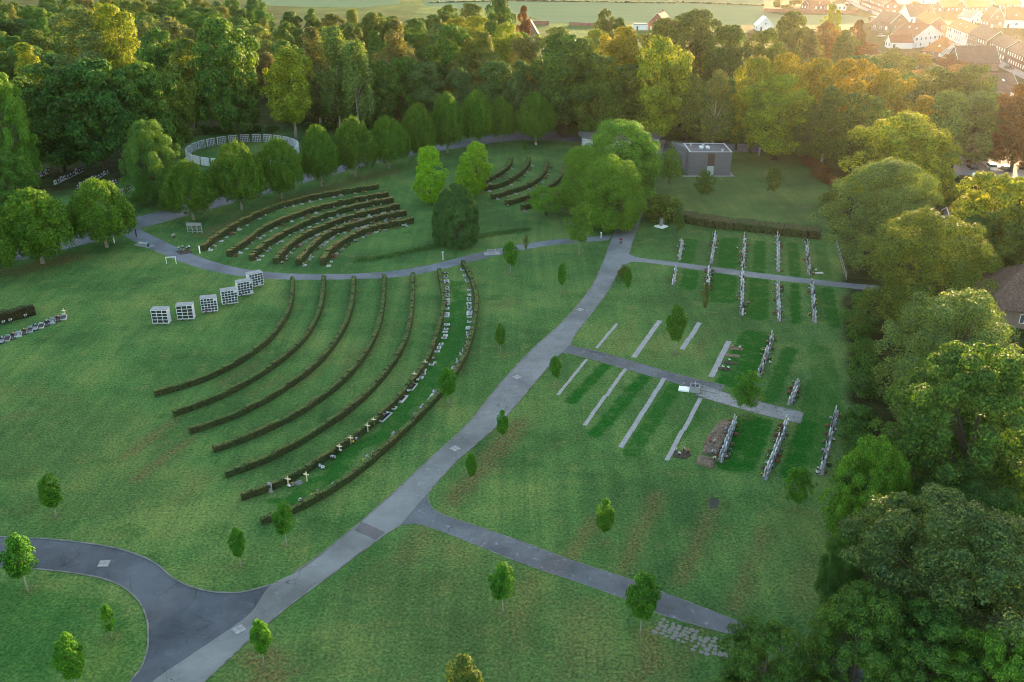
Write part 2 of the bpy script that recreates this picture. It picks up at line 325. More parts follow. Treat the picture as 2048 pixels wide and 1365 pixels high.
# ------------------------------------------------------------------ roads, paths, kerbs
def sheet(name, pts, mat, z):
    bm = bmesh.new(); vs = [bm.verts.new((p.x, p.y, z)) for p in pts]
    f = bm.faces.new(vs); f.normal_update()
    if f.normal.z < 0: f.normal_flip()
    bmesh.ops.triangulate(bm, faces=[f], ngon_method='EAR_CLIP')
    me = bpy.data.meshes.new(name); bm.to_mesh(me); bm.free(); me.materials.append(mat)
    return tag(ob(name, me), kind="structure")
def jag(line, a, seed):
    r = random.Random(seed); return [q + Vector((r.uniform(-a, a), r.uniform(-a, a), 0)) for q in line]
def strip(name, A, B, mat, z, a=0.0):
    a1 = px_line(A, 8); b1 = px_line(B, 8)
    if a: a1 = jag(resample(a1, .5), a, 1); b1 = jag(resample(b1, .5), a, 2)
    return sheet(name, a1 + b1[::-1], mat, z)
ROAD_L = [(540, 1172), (590, 1146), (640, 1112), (690, 1072), (725, 1043), (790, 985), (870, 910), (940, 845), (1000, 770), (1060, 705), (1130, 640), (1180, 580), (1205, 530), (1220, 490), (1240, 440), (1268, 380), (1288, 330), (1298, 280)]
ROAD_R0 = [(330, 1430), (405, 1365), (470, 1305), (560, 1225), (660, 1150), (765, 1072), (800, 1051)]
ROAD_R1 = [(857, 985), (877, 960), (920, 915), (1000, 845), (1060, 775), (1112, 716)]
ROAD_R2 = [(1140, 690), (1150, 668), (1180, 630), (1215, 582), (1236, 545), (1253, 527)]
ROAD_R3 = [(1258, 506), (1266, 478), (1280, 440), (1298, 390), (1313, 340), (1330, 280)]
road_right = px_line(ROAD_R0, 8) + px_line(ROAD_R1, 8) + px_line(ROAD_R2, 8) + px_line(ROAD_R3, 8)
road_left = px_line([(250, 1430), (300, 1368), (380, 1312), (460, 1258), (505, 1222)] + ROAD_L, 8)
sheet("road", road_left + road_right[::-1], ASPH, 0.016)
BR_LO = [(225, 1430), (262, 1365), (285, 1335), (298, 1290), (296, 1240), (280, 1203), (245, 1172), (200, 1155), (150, 1146), (80, 1138), (0, 1133), (-90, 1130)]
BR_UP = [(-90, 1070), (0, 1075), (100, 1080), (200, 1092), (260, 1106), (310, 1128), (345, 1158), (390, 1178), (440, 1187), (490, 1185), (545, 1170)]
sheet("side_road", px_line(BR_LO, 8) + px_line(BR_UP, 8) + [G(*q) for q in [(575, 1165), (515, 1228), (380, 1322), (280, 1430)]], ASPH_D, 0.012)
PB_UP = [(856, 986), (855, 1000), (862, 1015), (885, 1030), (950, 1052), (1048, 1086), (1150, 1124), (1263, 1161), (1321, 1184), (1400, 1214), (1502, 1254), (1600, 1292), (1780, 1362)]
PB_LO = [(800, 1052), (835, 1048), (880, 1061), (970, 1097), (1048, 1128), (1150, 1162), (1263, 1202), (1321, 1228), (1400, 1252), (1487, 1276), (1600, 1320), (1730, 1374)]
strip("asphalt_path", PB_UP, PB_LO, ASPH_B, 0.010)
PC_UP = [(1140, 688), (1150, 695), (1180, 700), (1240, 716), (1320, 740), (1400, 761), (1448, 771)]
PC_LO = [(1112, 715), (1128, 706), (1160, 712), (1250, 738), (1340, 763), (1400, 780), (1436, 788)]
strip("asphalt_path", PC_UP, PC_LO, ASPH_B, 0.008)
PC2_UP = [(1402, 768), (1450, 786), (1530, 807), (1606, 826)]
PC2_LO = [(1391, 790), (1440, 806), (1530, 831), (1600, 847)]
strip("asphalt_path", PC2_UP, PC2_LO, ASPH_M, 0.012)
PD_UP = [(1257, 508), (1275, 515), (1320, 521), (1400, 531), (1500, 544), (1600, 556), (1690, 566), (1760, 572)]
PD_LO = [(1252, 528), (1270, 524), (1320, 529), (1400, 541), (1500, 555), (1600, 566), (1690, 576), (1760, 583)]
strip("gravel_path", PD_UP, PD_LO, GRAVEL, 0.006, 0.06)
PE_UP = [(280, 459), (330, 484), (390, 511), (450, 530), (520, 543), (600, 548), (700, 548), (780, 543), (860, 530), (940, 510), (1020, 493), (1100, 481), (1222, 471)]
PE_LO = [(243, 470), (300, 498), (370, 527), (440, 546), (520, 557), (600, 560), (700, 559), (790, 555), (870, 542), (950, 522), (1030, 503), (1110, 490), (1218, 481)]
strip("gravel_path", PE_UP, PE_LO, GRAVEL, 0.006, 0.08)
PF_UP = [(-120, 520), (0, 497), (100, 473), (180, 455), (262, 437), (330, 420), (420, 394), (520, 370), (600, 349), (700, 327), (800, 305), (880, 290), (960, 274), (1040, 266), (1140, 262), (1310, 279)]
PF_LO = [(-120, 556), (0, 531), (100, 506), (180, 486), (250, 467), (280, 458), (330, 444), (430, 416), (540, 386), (640, 357), (740, 330), (820, 312), (900, 299), (980, 287), (1060, 280), (1140, 284), (1305, 297)]
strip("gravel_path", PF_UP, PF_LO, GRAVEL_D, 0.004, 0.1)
strip("forecourt", [(1296, 281), (1350, 284), (1420, 287), (1490, 289), (1580, 293)], [(1306, 302), (1350, 304), (1420, 305), (1490, 304), (1580, 308)], ASPH_D, 0.008)
sheet("asphalt_patch", [G(*q) for q in [(708, 1061), (724, 1044), (771, 1065), (751, 1081)]], ASPH_P, 0.020)
sheet("asphalt_patch", [G(*q) for q in [(1022, 744), (1066, 752), (1038, 783), (995, 772)]], asphalt("asphalt_band", (0.12, 0.123, 0.13), (0.165, 0.168, 0.175)), 0.020)
sheet("soil_patch", jag(resample([G(*q) for q in [(1420, 996), (1438, 997), (1435, 1017), (1418, 1016), (1420, 996)]], .3)[:-1], .08, 3), speck("dark_soil", (0.03, 0.035, 0.03), (0.055, 0.06, 0.05), 2, 1), 0.006)
KERB = speck("kerb_stone", (0.10, 0.105, 0.09), (0.19, 0.19, 0.185), 0.7, 0.9, (0.03, 0.042, 0.022), 1.3)
def kerb(line, w=0.16, h=0.06, side=1):
    mb = MB(); L = resample(line, 1.0); r = random.Random(len(line))
    for a, b in zip(L[:-1], L[1:]):
        d = (b - a).normalized(); nn = Vector((-d.y, d.x, 0)) * side
        b2 = b - d * 0.02; o = r.uniform(-.012, .012); z = h + r.uniform(-.015, .01)
        q = [a + nn * o, b2 + nn * o, b2 + nn * (w + o), a + nn * (w + o)]
        Vv = [(*t.xy, 0.0) for t in q] + [(*t.xy, z) for t in q]
        fs = [(4, 5, 6, 7), (0, 1, 5, 4), (1, 2, 6, 5), (2, 3, 7, 6), (3, 0, 4, 7)]
        if side < 0: fs = [f[::-1] for f in fs]
        mb.add(Vv, fs)
    tag(ob("kerb", mb.mesh("kerb", KERB)), kind="structure")
kerb(px_line(ROAD_L[1:], 8)); kerb(px_line(BR_UP, 8)); kerb(px_line(BR_LO, 8), side=1)
for q in (ROAD_R0, ROAD_R1, ROAD_R2, ROAD_R3): kerb(px_line(q, 8), side=-1)
kerb(px_line(PB_UP, 8), .10, .03); kerb(px_line(PB_LO[1:], 8), .10, .03, -1); kerb(px_line(PC_UP, 8), .12, .04); kerb(px_line(PC_LO[1:], 8), .12, .04, -1)
kerb(px_line(PC2_UP, 8), .10, .04); kerb(px_line(PC2_LO, 8), .10, .04, -1); kerb([G(1606, 826), G(1600, 847)], .10, .04); kerb([G(1448, 771), G(1436, 788)], .1, .04)
kerb([G(q[0], q[1] + 0.0) + Vector((0, -0.55, 0)) for q in [(1262, 506), (1270, 512)]], .12, .05)

# far fields, village street
m, n, l, p = nt("pale_field"); tc = n.new("ShaderNodeTexCoord").outputs["Object"]
mp = n.new("ShaderNodeMapping"); mp.inputs["Scale"].default_value = (0.006, 0.12, 1); l.new(tc, mp.inputs[0])
c = ramp(n, l, noise(n, l, mp.outputs[0], 1.5, 5, 0.7), [(0.3, (0.10, 0.165, 0.10)), (0.7, (0.15, 0.205, 0.13))])
c = mixc(n, l, math_(n, l, 'MULTIPLY', noise(n, l, tc, 0.2, 4), 0.4), c, (0.09, 0.15, 0.08)); l.new(c, p.inputs["Base Color"]); p.inputs["Roughness"].default_value = 1.0; p.inputs["Specular IOR Level"].default_value = 0.0
FIELD = m
sheet("field", [G(*q) for q in [(820, -110), (1560, -110), (1530, 0), (1525, 20), (1590, 52), (1400, 49), (1100, 46), (1050, 30), (850, 12)]], FIELD, 0.02)
sheet("field", [G(*q) for q in [(430, -110), (790, -110), (800, 8), (720, 16), (600, 14), (500, 10)]], FIELD, 0.02)
sheet("field", [G(*q) for q in [(1525, 24), (1560, 30), (1690, 30), (1735, 35), (1740, 46), (1680, 50), (1590, 50)]], FIELD, 0.02)
STREET = speck("street_concrete", (0.26, 0.25, 0.26), (0.34, 0.33, 0.34), 0.1, 0.9, scale2=2, spec=.1)
sheet("village_street", [G(*q) for q in [(1675, -10), (1712, 14), (1745, 28), (1800, 47), (1895, 82), (1985, 128), (2040, 155), (2090, 182), (2110, 170), (2040, 138), (2000, 118), (1900, 70), (1800, 34), (1725, 10), (1695, -12)]], STREET, 0.03)
sheet("car_park", [G(*q) for q in [(1900, 352), (2110, 362), (2110, 316), (1915, 312)]], STREET, 0.02)
for a, b, w in [((860, 6), (1000, 3), 1.6), ((1000, 2), (1350, 7), 1.8), ((1350, 5), (1525, 12), 1.5)]:
    A, B = G(*a), G(*b); d = (B - A).normalized(); nn = Vector((-d.y, d.x, 0)) * w
    mb = MB(); r = random.Random(3); L = resample([A, B], 1.5)
    for q in L:
        hh = r.uniform(.3, 1.1); mb.box(q.x - 1, q.x + 1, q.y - w * r.uniform(.5, 1), q.y + w * r.uniform(.5, 1), 0, hh, taper=.3)
    o = ob("field_margin", mb.mesh("field_margin", LEAF), None, (0.05, 0.07, 0.03)); tag(o, kind="stuff")
    tag(o, {860: "dark strip of rough weeds across the pale field, its western end", 1000: "dark strip of rough weeds across the middle of the pale field", 1350: "dark strip of rough weeds across the pale field, its end towards the village"}[a[0]], "weeds")

# ------------------------------------------------------------------ trees
def unit(v): return v / np.maximum(1e-9, np.linalg.norm(v, axis=1, keepdims=True))
def leaf_quads(c, nrm, size, rng, asp=0.62):
    N = len(c); t = unit(np.cross(nrm, unit(rng.standard_normal((N, 3))))); b = np.cross(nrm, t)
    s = size[:, None]
    v = np.empty((N, 4, 3)); fold = nrm * s * 0.14
    v[:, 0] = c - t * s * 0.5; v[:, 1] = c + b * s * asp * 0.5 + fold; v[:, 2] = c + t * s * 0.5; v[:, 3] = c - b * s * asp * 0.5 + fold
    return v.reshape(-1, 3), np.arange(N * 4, dtype=np.int32).reshape(-1, 4)
def crown_mesh(name, seed, env, h0, h1, rad, ncl, rc, nleaf, ls, zs=1.0, shell=0.35, rough=0.22, inner=0.12, droop=0.0, up=0.35, fingers=0.0):
    """leaf clumps spread through an envelope env(t) (t = 0 crown base, 1 top); returns mesh and clump centres"""
    g = np.random.default_rng(seed)
    t = g.uniform(0.02, 0.99, ncl * 6); keep = g.uniform(0, 1, len(t)) < np.array([max(.12, env(x)) for x in t]); t = t[keep][:ncl]; n_ = len(t)
    th = g.uniform(0, 2 * math.pi, n_)
    e = np.array([env(x) for x in t])
    wb = 1 + rough * (np.sin(th * 2 + g.uniform(0, 6)) * .5 + np.sin(th * 3 + t * 7 + g.uniform(0, 6)) * .6 + g.uniform(-.5, .5, n_))
    rcl = rc * g.uniform(.6, 1.3, n_)
    rr = np.maximum(0, e * rad * wb * g.uniform(0, 1, n_) ** shell - rcl * .55)
    z = h0 + t * (h1 - h0); z = np.minimum(z, h1 - rcl * zs * .8)
    cc = np.stack([rr * np.cos(th), rr * np.sin(th), z], 1)
    w = rcl ** 2; pick = g.choice(n_, nleaf, p=w / w.sum())
    out = cc[pick].copy(); out[:, 2] = (cc[pick][:, 2] - (h0 + (h1 - h0) * .35)) * .8
    d = unit(g.standard_normal((nleaf, 3)) + unit(out) * 0.75 + np.array([0, 0, up]))
    q = np.where(g.uniform(0, 1, nleaf) < inner, g.uniform(.1, .8, nleaf), g.uniform(.78, 1.08, nleaf))
    lump = 1 + 0.22 * np.sin(d[:, 0] * 5 + pick) * np.sin(d[:, 1] * 5 + pick * 2.1) * np.sin(d[:, 2] * 5 + pick * .7)
    off = d * (q * rcl[pick] * lump)[:, None]; off[:, 2] *= zs
    if fingers: off[:, 2] += fingers * np.maximum(0, g.standard_normal(nleaf)) * (d[:, 2] > 0)
    pos = cc[pick] + off
    if droop: pos[:, 2] -= droop * g.uniform(0, 1, nleaf) ** 1.5 * (np.linalg.norm(pos[:, :2], axis=1) / rad)
    nr = unit(d + g.standard_normal((nleaf, 3)) * .42)
    v, f = leaf_quads(pos, nr, ls * g.uniform(.6, 1.4, nleaf), g)
    return np_mesh(name, v, f, LEAF), cc
def trunk_mesh(name, cc, h0, h1, r0, mat, nl=9, seed=0, lean=0.02, reach=0.85, multi=1):
    rd = random.Random(seed); mb = MB()
    top = h0 + (h1 - h0) * .72
    for mI in range(multi):
        ox, oy = (0, 0) if multi == 1 else (math.cos(mI * 2.3) * r0 * 2, math.sin(mI * 2.3) * r0 * 2)
        lx, ly = ox * 3 + rd.uniform(-1, 1) * lean * h1, oy * 3 + rd.uniform(-1, 1) * lean * h1
        pts = [(ox + lx * (k / 6) ** 1.3, oy + ly * (k / 6) ** 1.3, top * k / 6) for k in range(7)]
        mb.tube(pts, [r0 * (1.35 if k == 0 else 1.0) * (1 - .82 * k / 6) for k in range(7)], 8)
    order = sorted(range(len(cc)), key=lambda i: -np.hypot(*cc[i][:2]))
    for i in order[:nl * 2:2] + order[1:nl:2]:
        c = cc[i]; zb = max(h0 * .75, min(top * .9, c[2] * .62)); f = zb / top
        a = Vector((0, 0, zb)); b = Vector(c) * 1.0; b.xy *= reach
        md = a.lerp(b, .5) + Vector((rd.uniform(-.2, .2), rd.uniform(-.2, .2), (b.z - a.z) * .12))
        mb.tube([a, md, b], [r0 * .42 * (1 - .6 * f), r0 * .26 * (1 - .6 * f), r0 * .06], 5)
    return mb.mesh(name, mat, True)
env_round = lambda t: math.sqrt(max(0, 1 - ((t - .48) / .53) ** 2))
env_broad = lambda t: max(0, 1 - abs((t - .42) / .6) ** 2.6) ** .6
env_lin = lambda t: (min(1, (t / .16)) ** .6) * (1.0 if t < .38 else max(0, 1 - ((t - .38) / .64) ** 1.55))
env_oval = lambda t: max(0, math.sin(math.pi * min(1, (t * .96 + .03)) ** .85)) ** .65
env_cone = lambda t: (min(1, t / .12)) * max(0, 1 - t) ** .72
env_col = lambda t: max(0, math.sin(math.pi * (t * .94 + .04) ** .8)) ** .5
T = {}
def template(key, name, cat, h, w, crown, trunk):
    T[key] = dict(name=name, cat=cat, h=h, w=w, crown=crown, trunk=trunk)
def mk(key, name, cat, seed, env, h0, h1, rad, r0, bark=BARK, ncl=40, rc=1.6, nleaf=9000, ls=.42, nl=9, lean=.02, multi=1, **kw):
    cm, cc = crown_mesh(name + "_crown", seed, env, h0, h1, rad, ncl, rc, nleaf, ls, **kw)
    template(key, name, cat, h1, rad * 2, cm, trunk_mesh(name + "_trunk", cc, h0, h1, r0, bark, nl, seed, lean, multi=multi))
for i in range(4): mk(f"lin{i}", "linden_tree", "tree", 10 + i, env_lin, 2.2, 10.5, 4.9, .24, BARK_PALE, ncl=300, rc=.70, nleaf=32000, ls=.27, zs=1.7, shell=.13, rough=.08, nl=10, fingers=.18, up=.55, inner=.05)
for i in range(4): mk(f"big{i}", "broadleaf_tree", "tree", 30 + i, env_broad, 2.6, 18, 6.2, .38, ncl=110, rc=1.5, nleaf=24000, ls=.46, zs=.85, rough=.30, lean=.03)
for i in range(3): mk(f"tall{i}", "broadleaf_tree", "tree", 50 + i, env_round, 3.0, 18, 4.2, .30, ncl=90, rc=1.2, nleaf=19000, ls=.42, zs=1.0, rough=.3)
for i in range(3): mk(f"bir{i}", "birch_tree", "tree", 60 + i, env_col, 3.2, 18, 3.3, .20, BARK_WHITE, ncl=90, rc=.95, nleaf=15000, ls=.34, zs=1.5, rough=.4, inner=.3, droop=2.2, nl=12, lean=.05)
for i in range(3): mk(f"near{i}", "broadleaf_tree", "tree", 70 + i, env_broad, 1.6, 17, 6.5, .45, ncl=170, rc=1.3, nleaf=75000, ls=.22, zs=.85, rough=.26)
mk("wil0", "willow_tree", "tree", 80, env_round, .8, 15, 6.5, .40, ncl=230, rc=1.0, nleaf=85000, ls=.19, zs=.95, rough=.30, inner=.15)
mk("wil1", "willow_tree", "tree", 81, env_broad, .8, 15, 6.5, .40, ncl=230, rc=1.0, nleaf=85000, ls=.19, zs=.95, rough=.30, inner=.15)
for i in range(2): mk(f"che{i}", "chestnut_tree", "tree", 85 + i, env_broad, 1.0, 15, 6.5, .45, ncl=240, rc=.95, nleaf=70000, ls=.23, zs=.75, rough=.25, shell=.25)
for i in range(3): mk(f"yng{i}", "young_tree", "tree", 90 + i, env_oval, 1.95, 5.6, 1.25, .065, BARK_PALE, ncl=90, rc=.36, nleaf=9000, ls=.15, zs=1.3, rough=.14, nl=6, shell=.3, up=.45, lean=.03)
for i in range(2): mk(f"ylo{i}", "young_tree", "tree", 95 + i, env_round, 1.5, 6.0, 1.7, .06, BARK_PALE, ncl=90, rc=.40, nleaf=7500, ls=.17, zs=.9, rough=.40, nl=10, shell=.4)
mk("gum0", "sweetgum_tree", "tree", 97, env_cone, .6, 11, 3.0, .18, ncl=150, rc=.62, nleaf=14000, ls=.26, zs=1.15, rough=.22, shell=.25, up=.4)
mk("gum1", "sweetgum_tree", "tree", 98, env_col, .7, 11, 2.7, .18, ncl=150, rc=.62, nleaf=14000, ls=.26, zs=1.2, rough=.22, shell=.25, up=.4)
mk("hol", "holly_tree", "tree", 99, lambda t: max(0, 1 - (abs(t - .30) / (.71 if t > .3 else .62)) ** 2.2) ** .58, .05, 8.5, 4.2, .2, ncl=420, rc=.5, nleaf=42000, ls=.19, zs=.95, shell=.08, rough=.03)
for i in range(3): mk(f"dom{i}", "broadleaf_tree", "tree", 110 + i, lambda t: max(0, 1 - (abs(t - .36) / (.66 if t > .36 else .62)) ** 2.3) ** .55, .7, 14, 6.0, .4, ncl=170, rc=1.35, nleaf=62000, ls=.25, zs=.8, shell=.14, rough=.12, inner=.06)
for i in range(2): mk(f"shr{i}", "shrub", "shrub", 100 + i, env_broad, .1, 3, 2.0, .06, ncl=34, rc=.7, nleaf=3500, ls=.26, zs=.8, rough=.3, multi=3)
mk("con", "young_conifer", "tree", 104, env_cone, .9, 8, 2.4, .09, ncl=80, rc=.5, nleaf=6000, ls=.22, zs=.7, rough=.3)
mk("spl", "spreading_tree", "tree", 105, lambda t: max(0, 1 - ((t - .45) / .6) ** 2) ** .5, 1.2, 5.5, 4.2, .13, ncl=80, rc=.8, nleaf=10000, ls=.22, zs=.6, rough=.3, multi=2)
mk("pol", "poplar_tree", "tree", 106, env_round, 4.5, 20, 5.0, .30, BARK_PALE, ncl=90, rc=1.35, nleaf=17000, ls=.38, zs=1.0, rough=.30)
mk("weep", "weeping_tree", "tree", 107, env_broad, 2.0, 6, 2.6, .12, ncl=40, rc=.8, nleaf=4500, ls=.24, zs=1.1, rough=.4, droop=1.6, lean=.2)
PAL = dict(lin=(0.066, 0.160, 0.019), lin2=(0.078, 0.175, 0.019), dark=(0.044, 0.115, 0.028), mid=(0.060, 0.140, 0.030), olive=(0.085, 0.135, 0.030), yel=(0.175, 0.238, 0.027), pale=(0.120, 0.185, 0.062), tan=(0.125, 0.145, 0.058), rust=(0.120, 0.068, 0.030), gold=(0.230, 0.195, 0.025), lime=(0.158, 0.315, 0.019), deep=(0.046, 0.115, 0.042), youn=(0.060, 0.185, 0.020), blue=(0.060, 0.135, 0.050), bri=(0.085, 0.205, 0.028), sage=(0.070, 0.125, 0.048), oran=(0.190, 0.125, 0.045))
rt = random.Random(77)
USED = []
def tree(key, px, top, base, wpx, col, label, group=None, rz=None, jit=.08, by_base=False, name=None):
    t = T[key]; b = G(px, base); y = b.y
    h = max(1.0, height_for(y, top)); zm = h * .6
    Z = y * C_ + (H - zm) * S_; x = b.x if by_base else (px - CX) * Z / F
    w = wpx / (F / Z)
    e = empty(name or t["name"], (x, y, 0), rt.uniform(0, 6.28) if rz is None else rz, (w / t["w"], w / t["w"], h / t["h"]))
    tag(e, label, t["cat"], group)
    c = PAL[col]; j = [1 + rt.uniform(-jit, jit) for _ in range(3)]
    ob("trunk", t["trunk"], e); ob("crown", t["crown"], e, tuple(a * b for a, b in zip(c, j)))
    USED.append((x, y, w)); return e
# --- the linden avenue along the gravel path
LIN = [(-32, 425, 560, 110), (67, 386, 527, 148), (199, 364, 495, 124), (377, 325, 440, 100), (474, 287, 420, 102), (557, 283, 397, 98), (637, 255, 374, 74), (707, 240, 354, 88), (775, 235, 338, 82), (837, 212, 322, 72), (893, 189, 306, 68), (953, 187, 292, 70), (1002, 196, 285, 58), (1072, 189, 288, 80)]
for i, (x, t, b, w) in enumerate(LIN):
    tree(f"lin{i % 4}", x, t, b, w, "lin" if i > 2 else "lin2", f"dense pointed linden by the gravel path, {ORD[i]} from the left of its row", "linden avenue along the gravel path")
# --- trees standing alone on the lawns
tree("gum1", 859, 294, 410, 60, "lime", "bright lime-green columnar tree left of the dark holly, the one standing alone")
tree("gum0", 930, 307, 402, 66, "lime", "lime-green pointed tree in front of its taller twin, behind the dark holly")
tree("gum1", 953, 285, 385, 58, "lime", "taller lime-green tree close behind its pointed twin, beside the upper hedges")
tree("hol", 911, 372, 488, 96, "deep", "dark glossy dome-shaped holly reaching the lawn beside the gravel path")
tree("dom0", 1240, 246, 402, 158, "bri", "big round green tree beside the upper road, rearmost of its clump")
tree("dom1", 1226, 310, 455, 124, "bri", "big round green tree at the front of the roadside clump, nearest the walker")
tree("dom2", 1168, 296, 428, 100, "bri", "darker round tree on the hedge side of the roadside clump")
tree("dom0", 1278, 278, 385, 64, "mid", "narrow leafy tree overhanging the upper road at the clump's right edge")
tree("spl", 1094, 374, 432, 84, "bri", "low spreading pale green tree leaning over the ends of the upper hedges")
tree("ylo0", 1160, 406, 510, 48, "bri", "loose leafy young tree on the path's lawn just left of the walker")
tree("ylo1", 1052, 470, 506, 11, "pale", "thin pale staked sapling standing by the gravel path near the bench")
tree("yng1", 1020, 485, 550, 34, "youn", "dark leafy young tree on the lawn just right of the stone bench")
tree("yng0", 1125, 527, 586, 20, "youn", "slim oval young tree on the lawn left of the road, uphill of the rest there")
tree("yng2", 1256, 537, 592, 15, "youn", "very narrow young tree on the lawn beside the white flowering bush")
tree("yng0", 1001, 649, 708, 20, "youn", "slim oval young tree on the lawn beside the outermost curved hedge")
tree("yng1", 895, 738, 812, 34, "youn", "stout oval young tree standing against the outermost curved hedge")
tree("yng2", 1353, 613, 709, 40, "youn", "tall conical young tree between the bare concrete strips")
tree("yng1", 1110, 714, 774, 25, "youn", "small oval young tree at the corner of road and paved path")
tree("yng0", 1004, 823, 888, 23, "youn", "slim young tree at the top of the brown bare strip by the road")
tree("yng2", 942, 908, 970, 23, "youn", "small young tree at the bottom of the brown bare strip by the road")
tree("ylo0", 1496, 744, 833, 56, "youn", "broad young tree standing over the end of the cracked mossy path")
tree("yng0", 1209, 1002, 1087, 36, "youn", "young tree alone on the lower lawn between the faint bare rows")
tree("ylo1", 1597, 938, 1022, 54, "youn", "bushy young tree below the last headstone rows near the wood")
tree("yng1", 1006, 1132, 1226, 54, "youn", "young tree on the lawn below the lower asphalt path, left of the paving stones")
tree("yng2", 1286, 1150, 1268, 66, "youn", "tallest young tree of the lower lawn, overhanging the asphalt path by the paving stones")
tree("yng0", 521, 1244, 1330, 44, "youn", "young tree on the brown bare patch right of the road junction")
tree("yng1", 568, 1008, 1095, 42, "youn", "young tree in front of the end of the outermost curved hedge")
tree("yng2", 475, 1058, 1134, 33, "youn", "smaller young tree on the lawn below the curved hedge ends")
tree("yng0", 101, 952, 1036, 48, "youn", "young tree alone on the wide left lawn above the curved side road")
tree("yng1", 39, 1076, 1183, 66, "youn", "big oval young tree at the edge of the curved side road")
tree("ylo1", 215, 1211, 1277, 24, "youn", "smallest young tree inside the bend of the side road")
tree("yng2", 139, 1274, 1385, 60, "youn", "tall young tree inside the bend of the side road, nearest the viewer")
tree("yng0", 925, 1318, 1430, 72, "olive", "young tree cut by the bottom edge of the photo")
tree("con", 1341, 288, 368, 52, "bri", "light green feathery young tree left of the wooden building")
tree("ylo0", 1410, 340, 404, 36, "olive", "dark loose sapling on the lawn in front of the wooden building")
tree("ylo1", 1548, 335, 396, 30, "olive", "thin yellowish sapling on the lawn right of the wooden building")
tree("con", 1358, 410, 464, 28, "mid", "small dark tree growing at the long rough hedge beside the white monument")
tree("ylo1", 1412, 566, 630, 17, "tan", "thin yellowish-leaved sapling at the lower end of a headstone row")
tree("ylo0", 1050, 282, 308, 12, "mid", "tiny sapling on the lawn behind the upper right hedges")
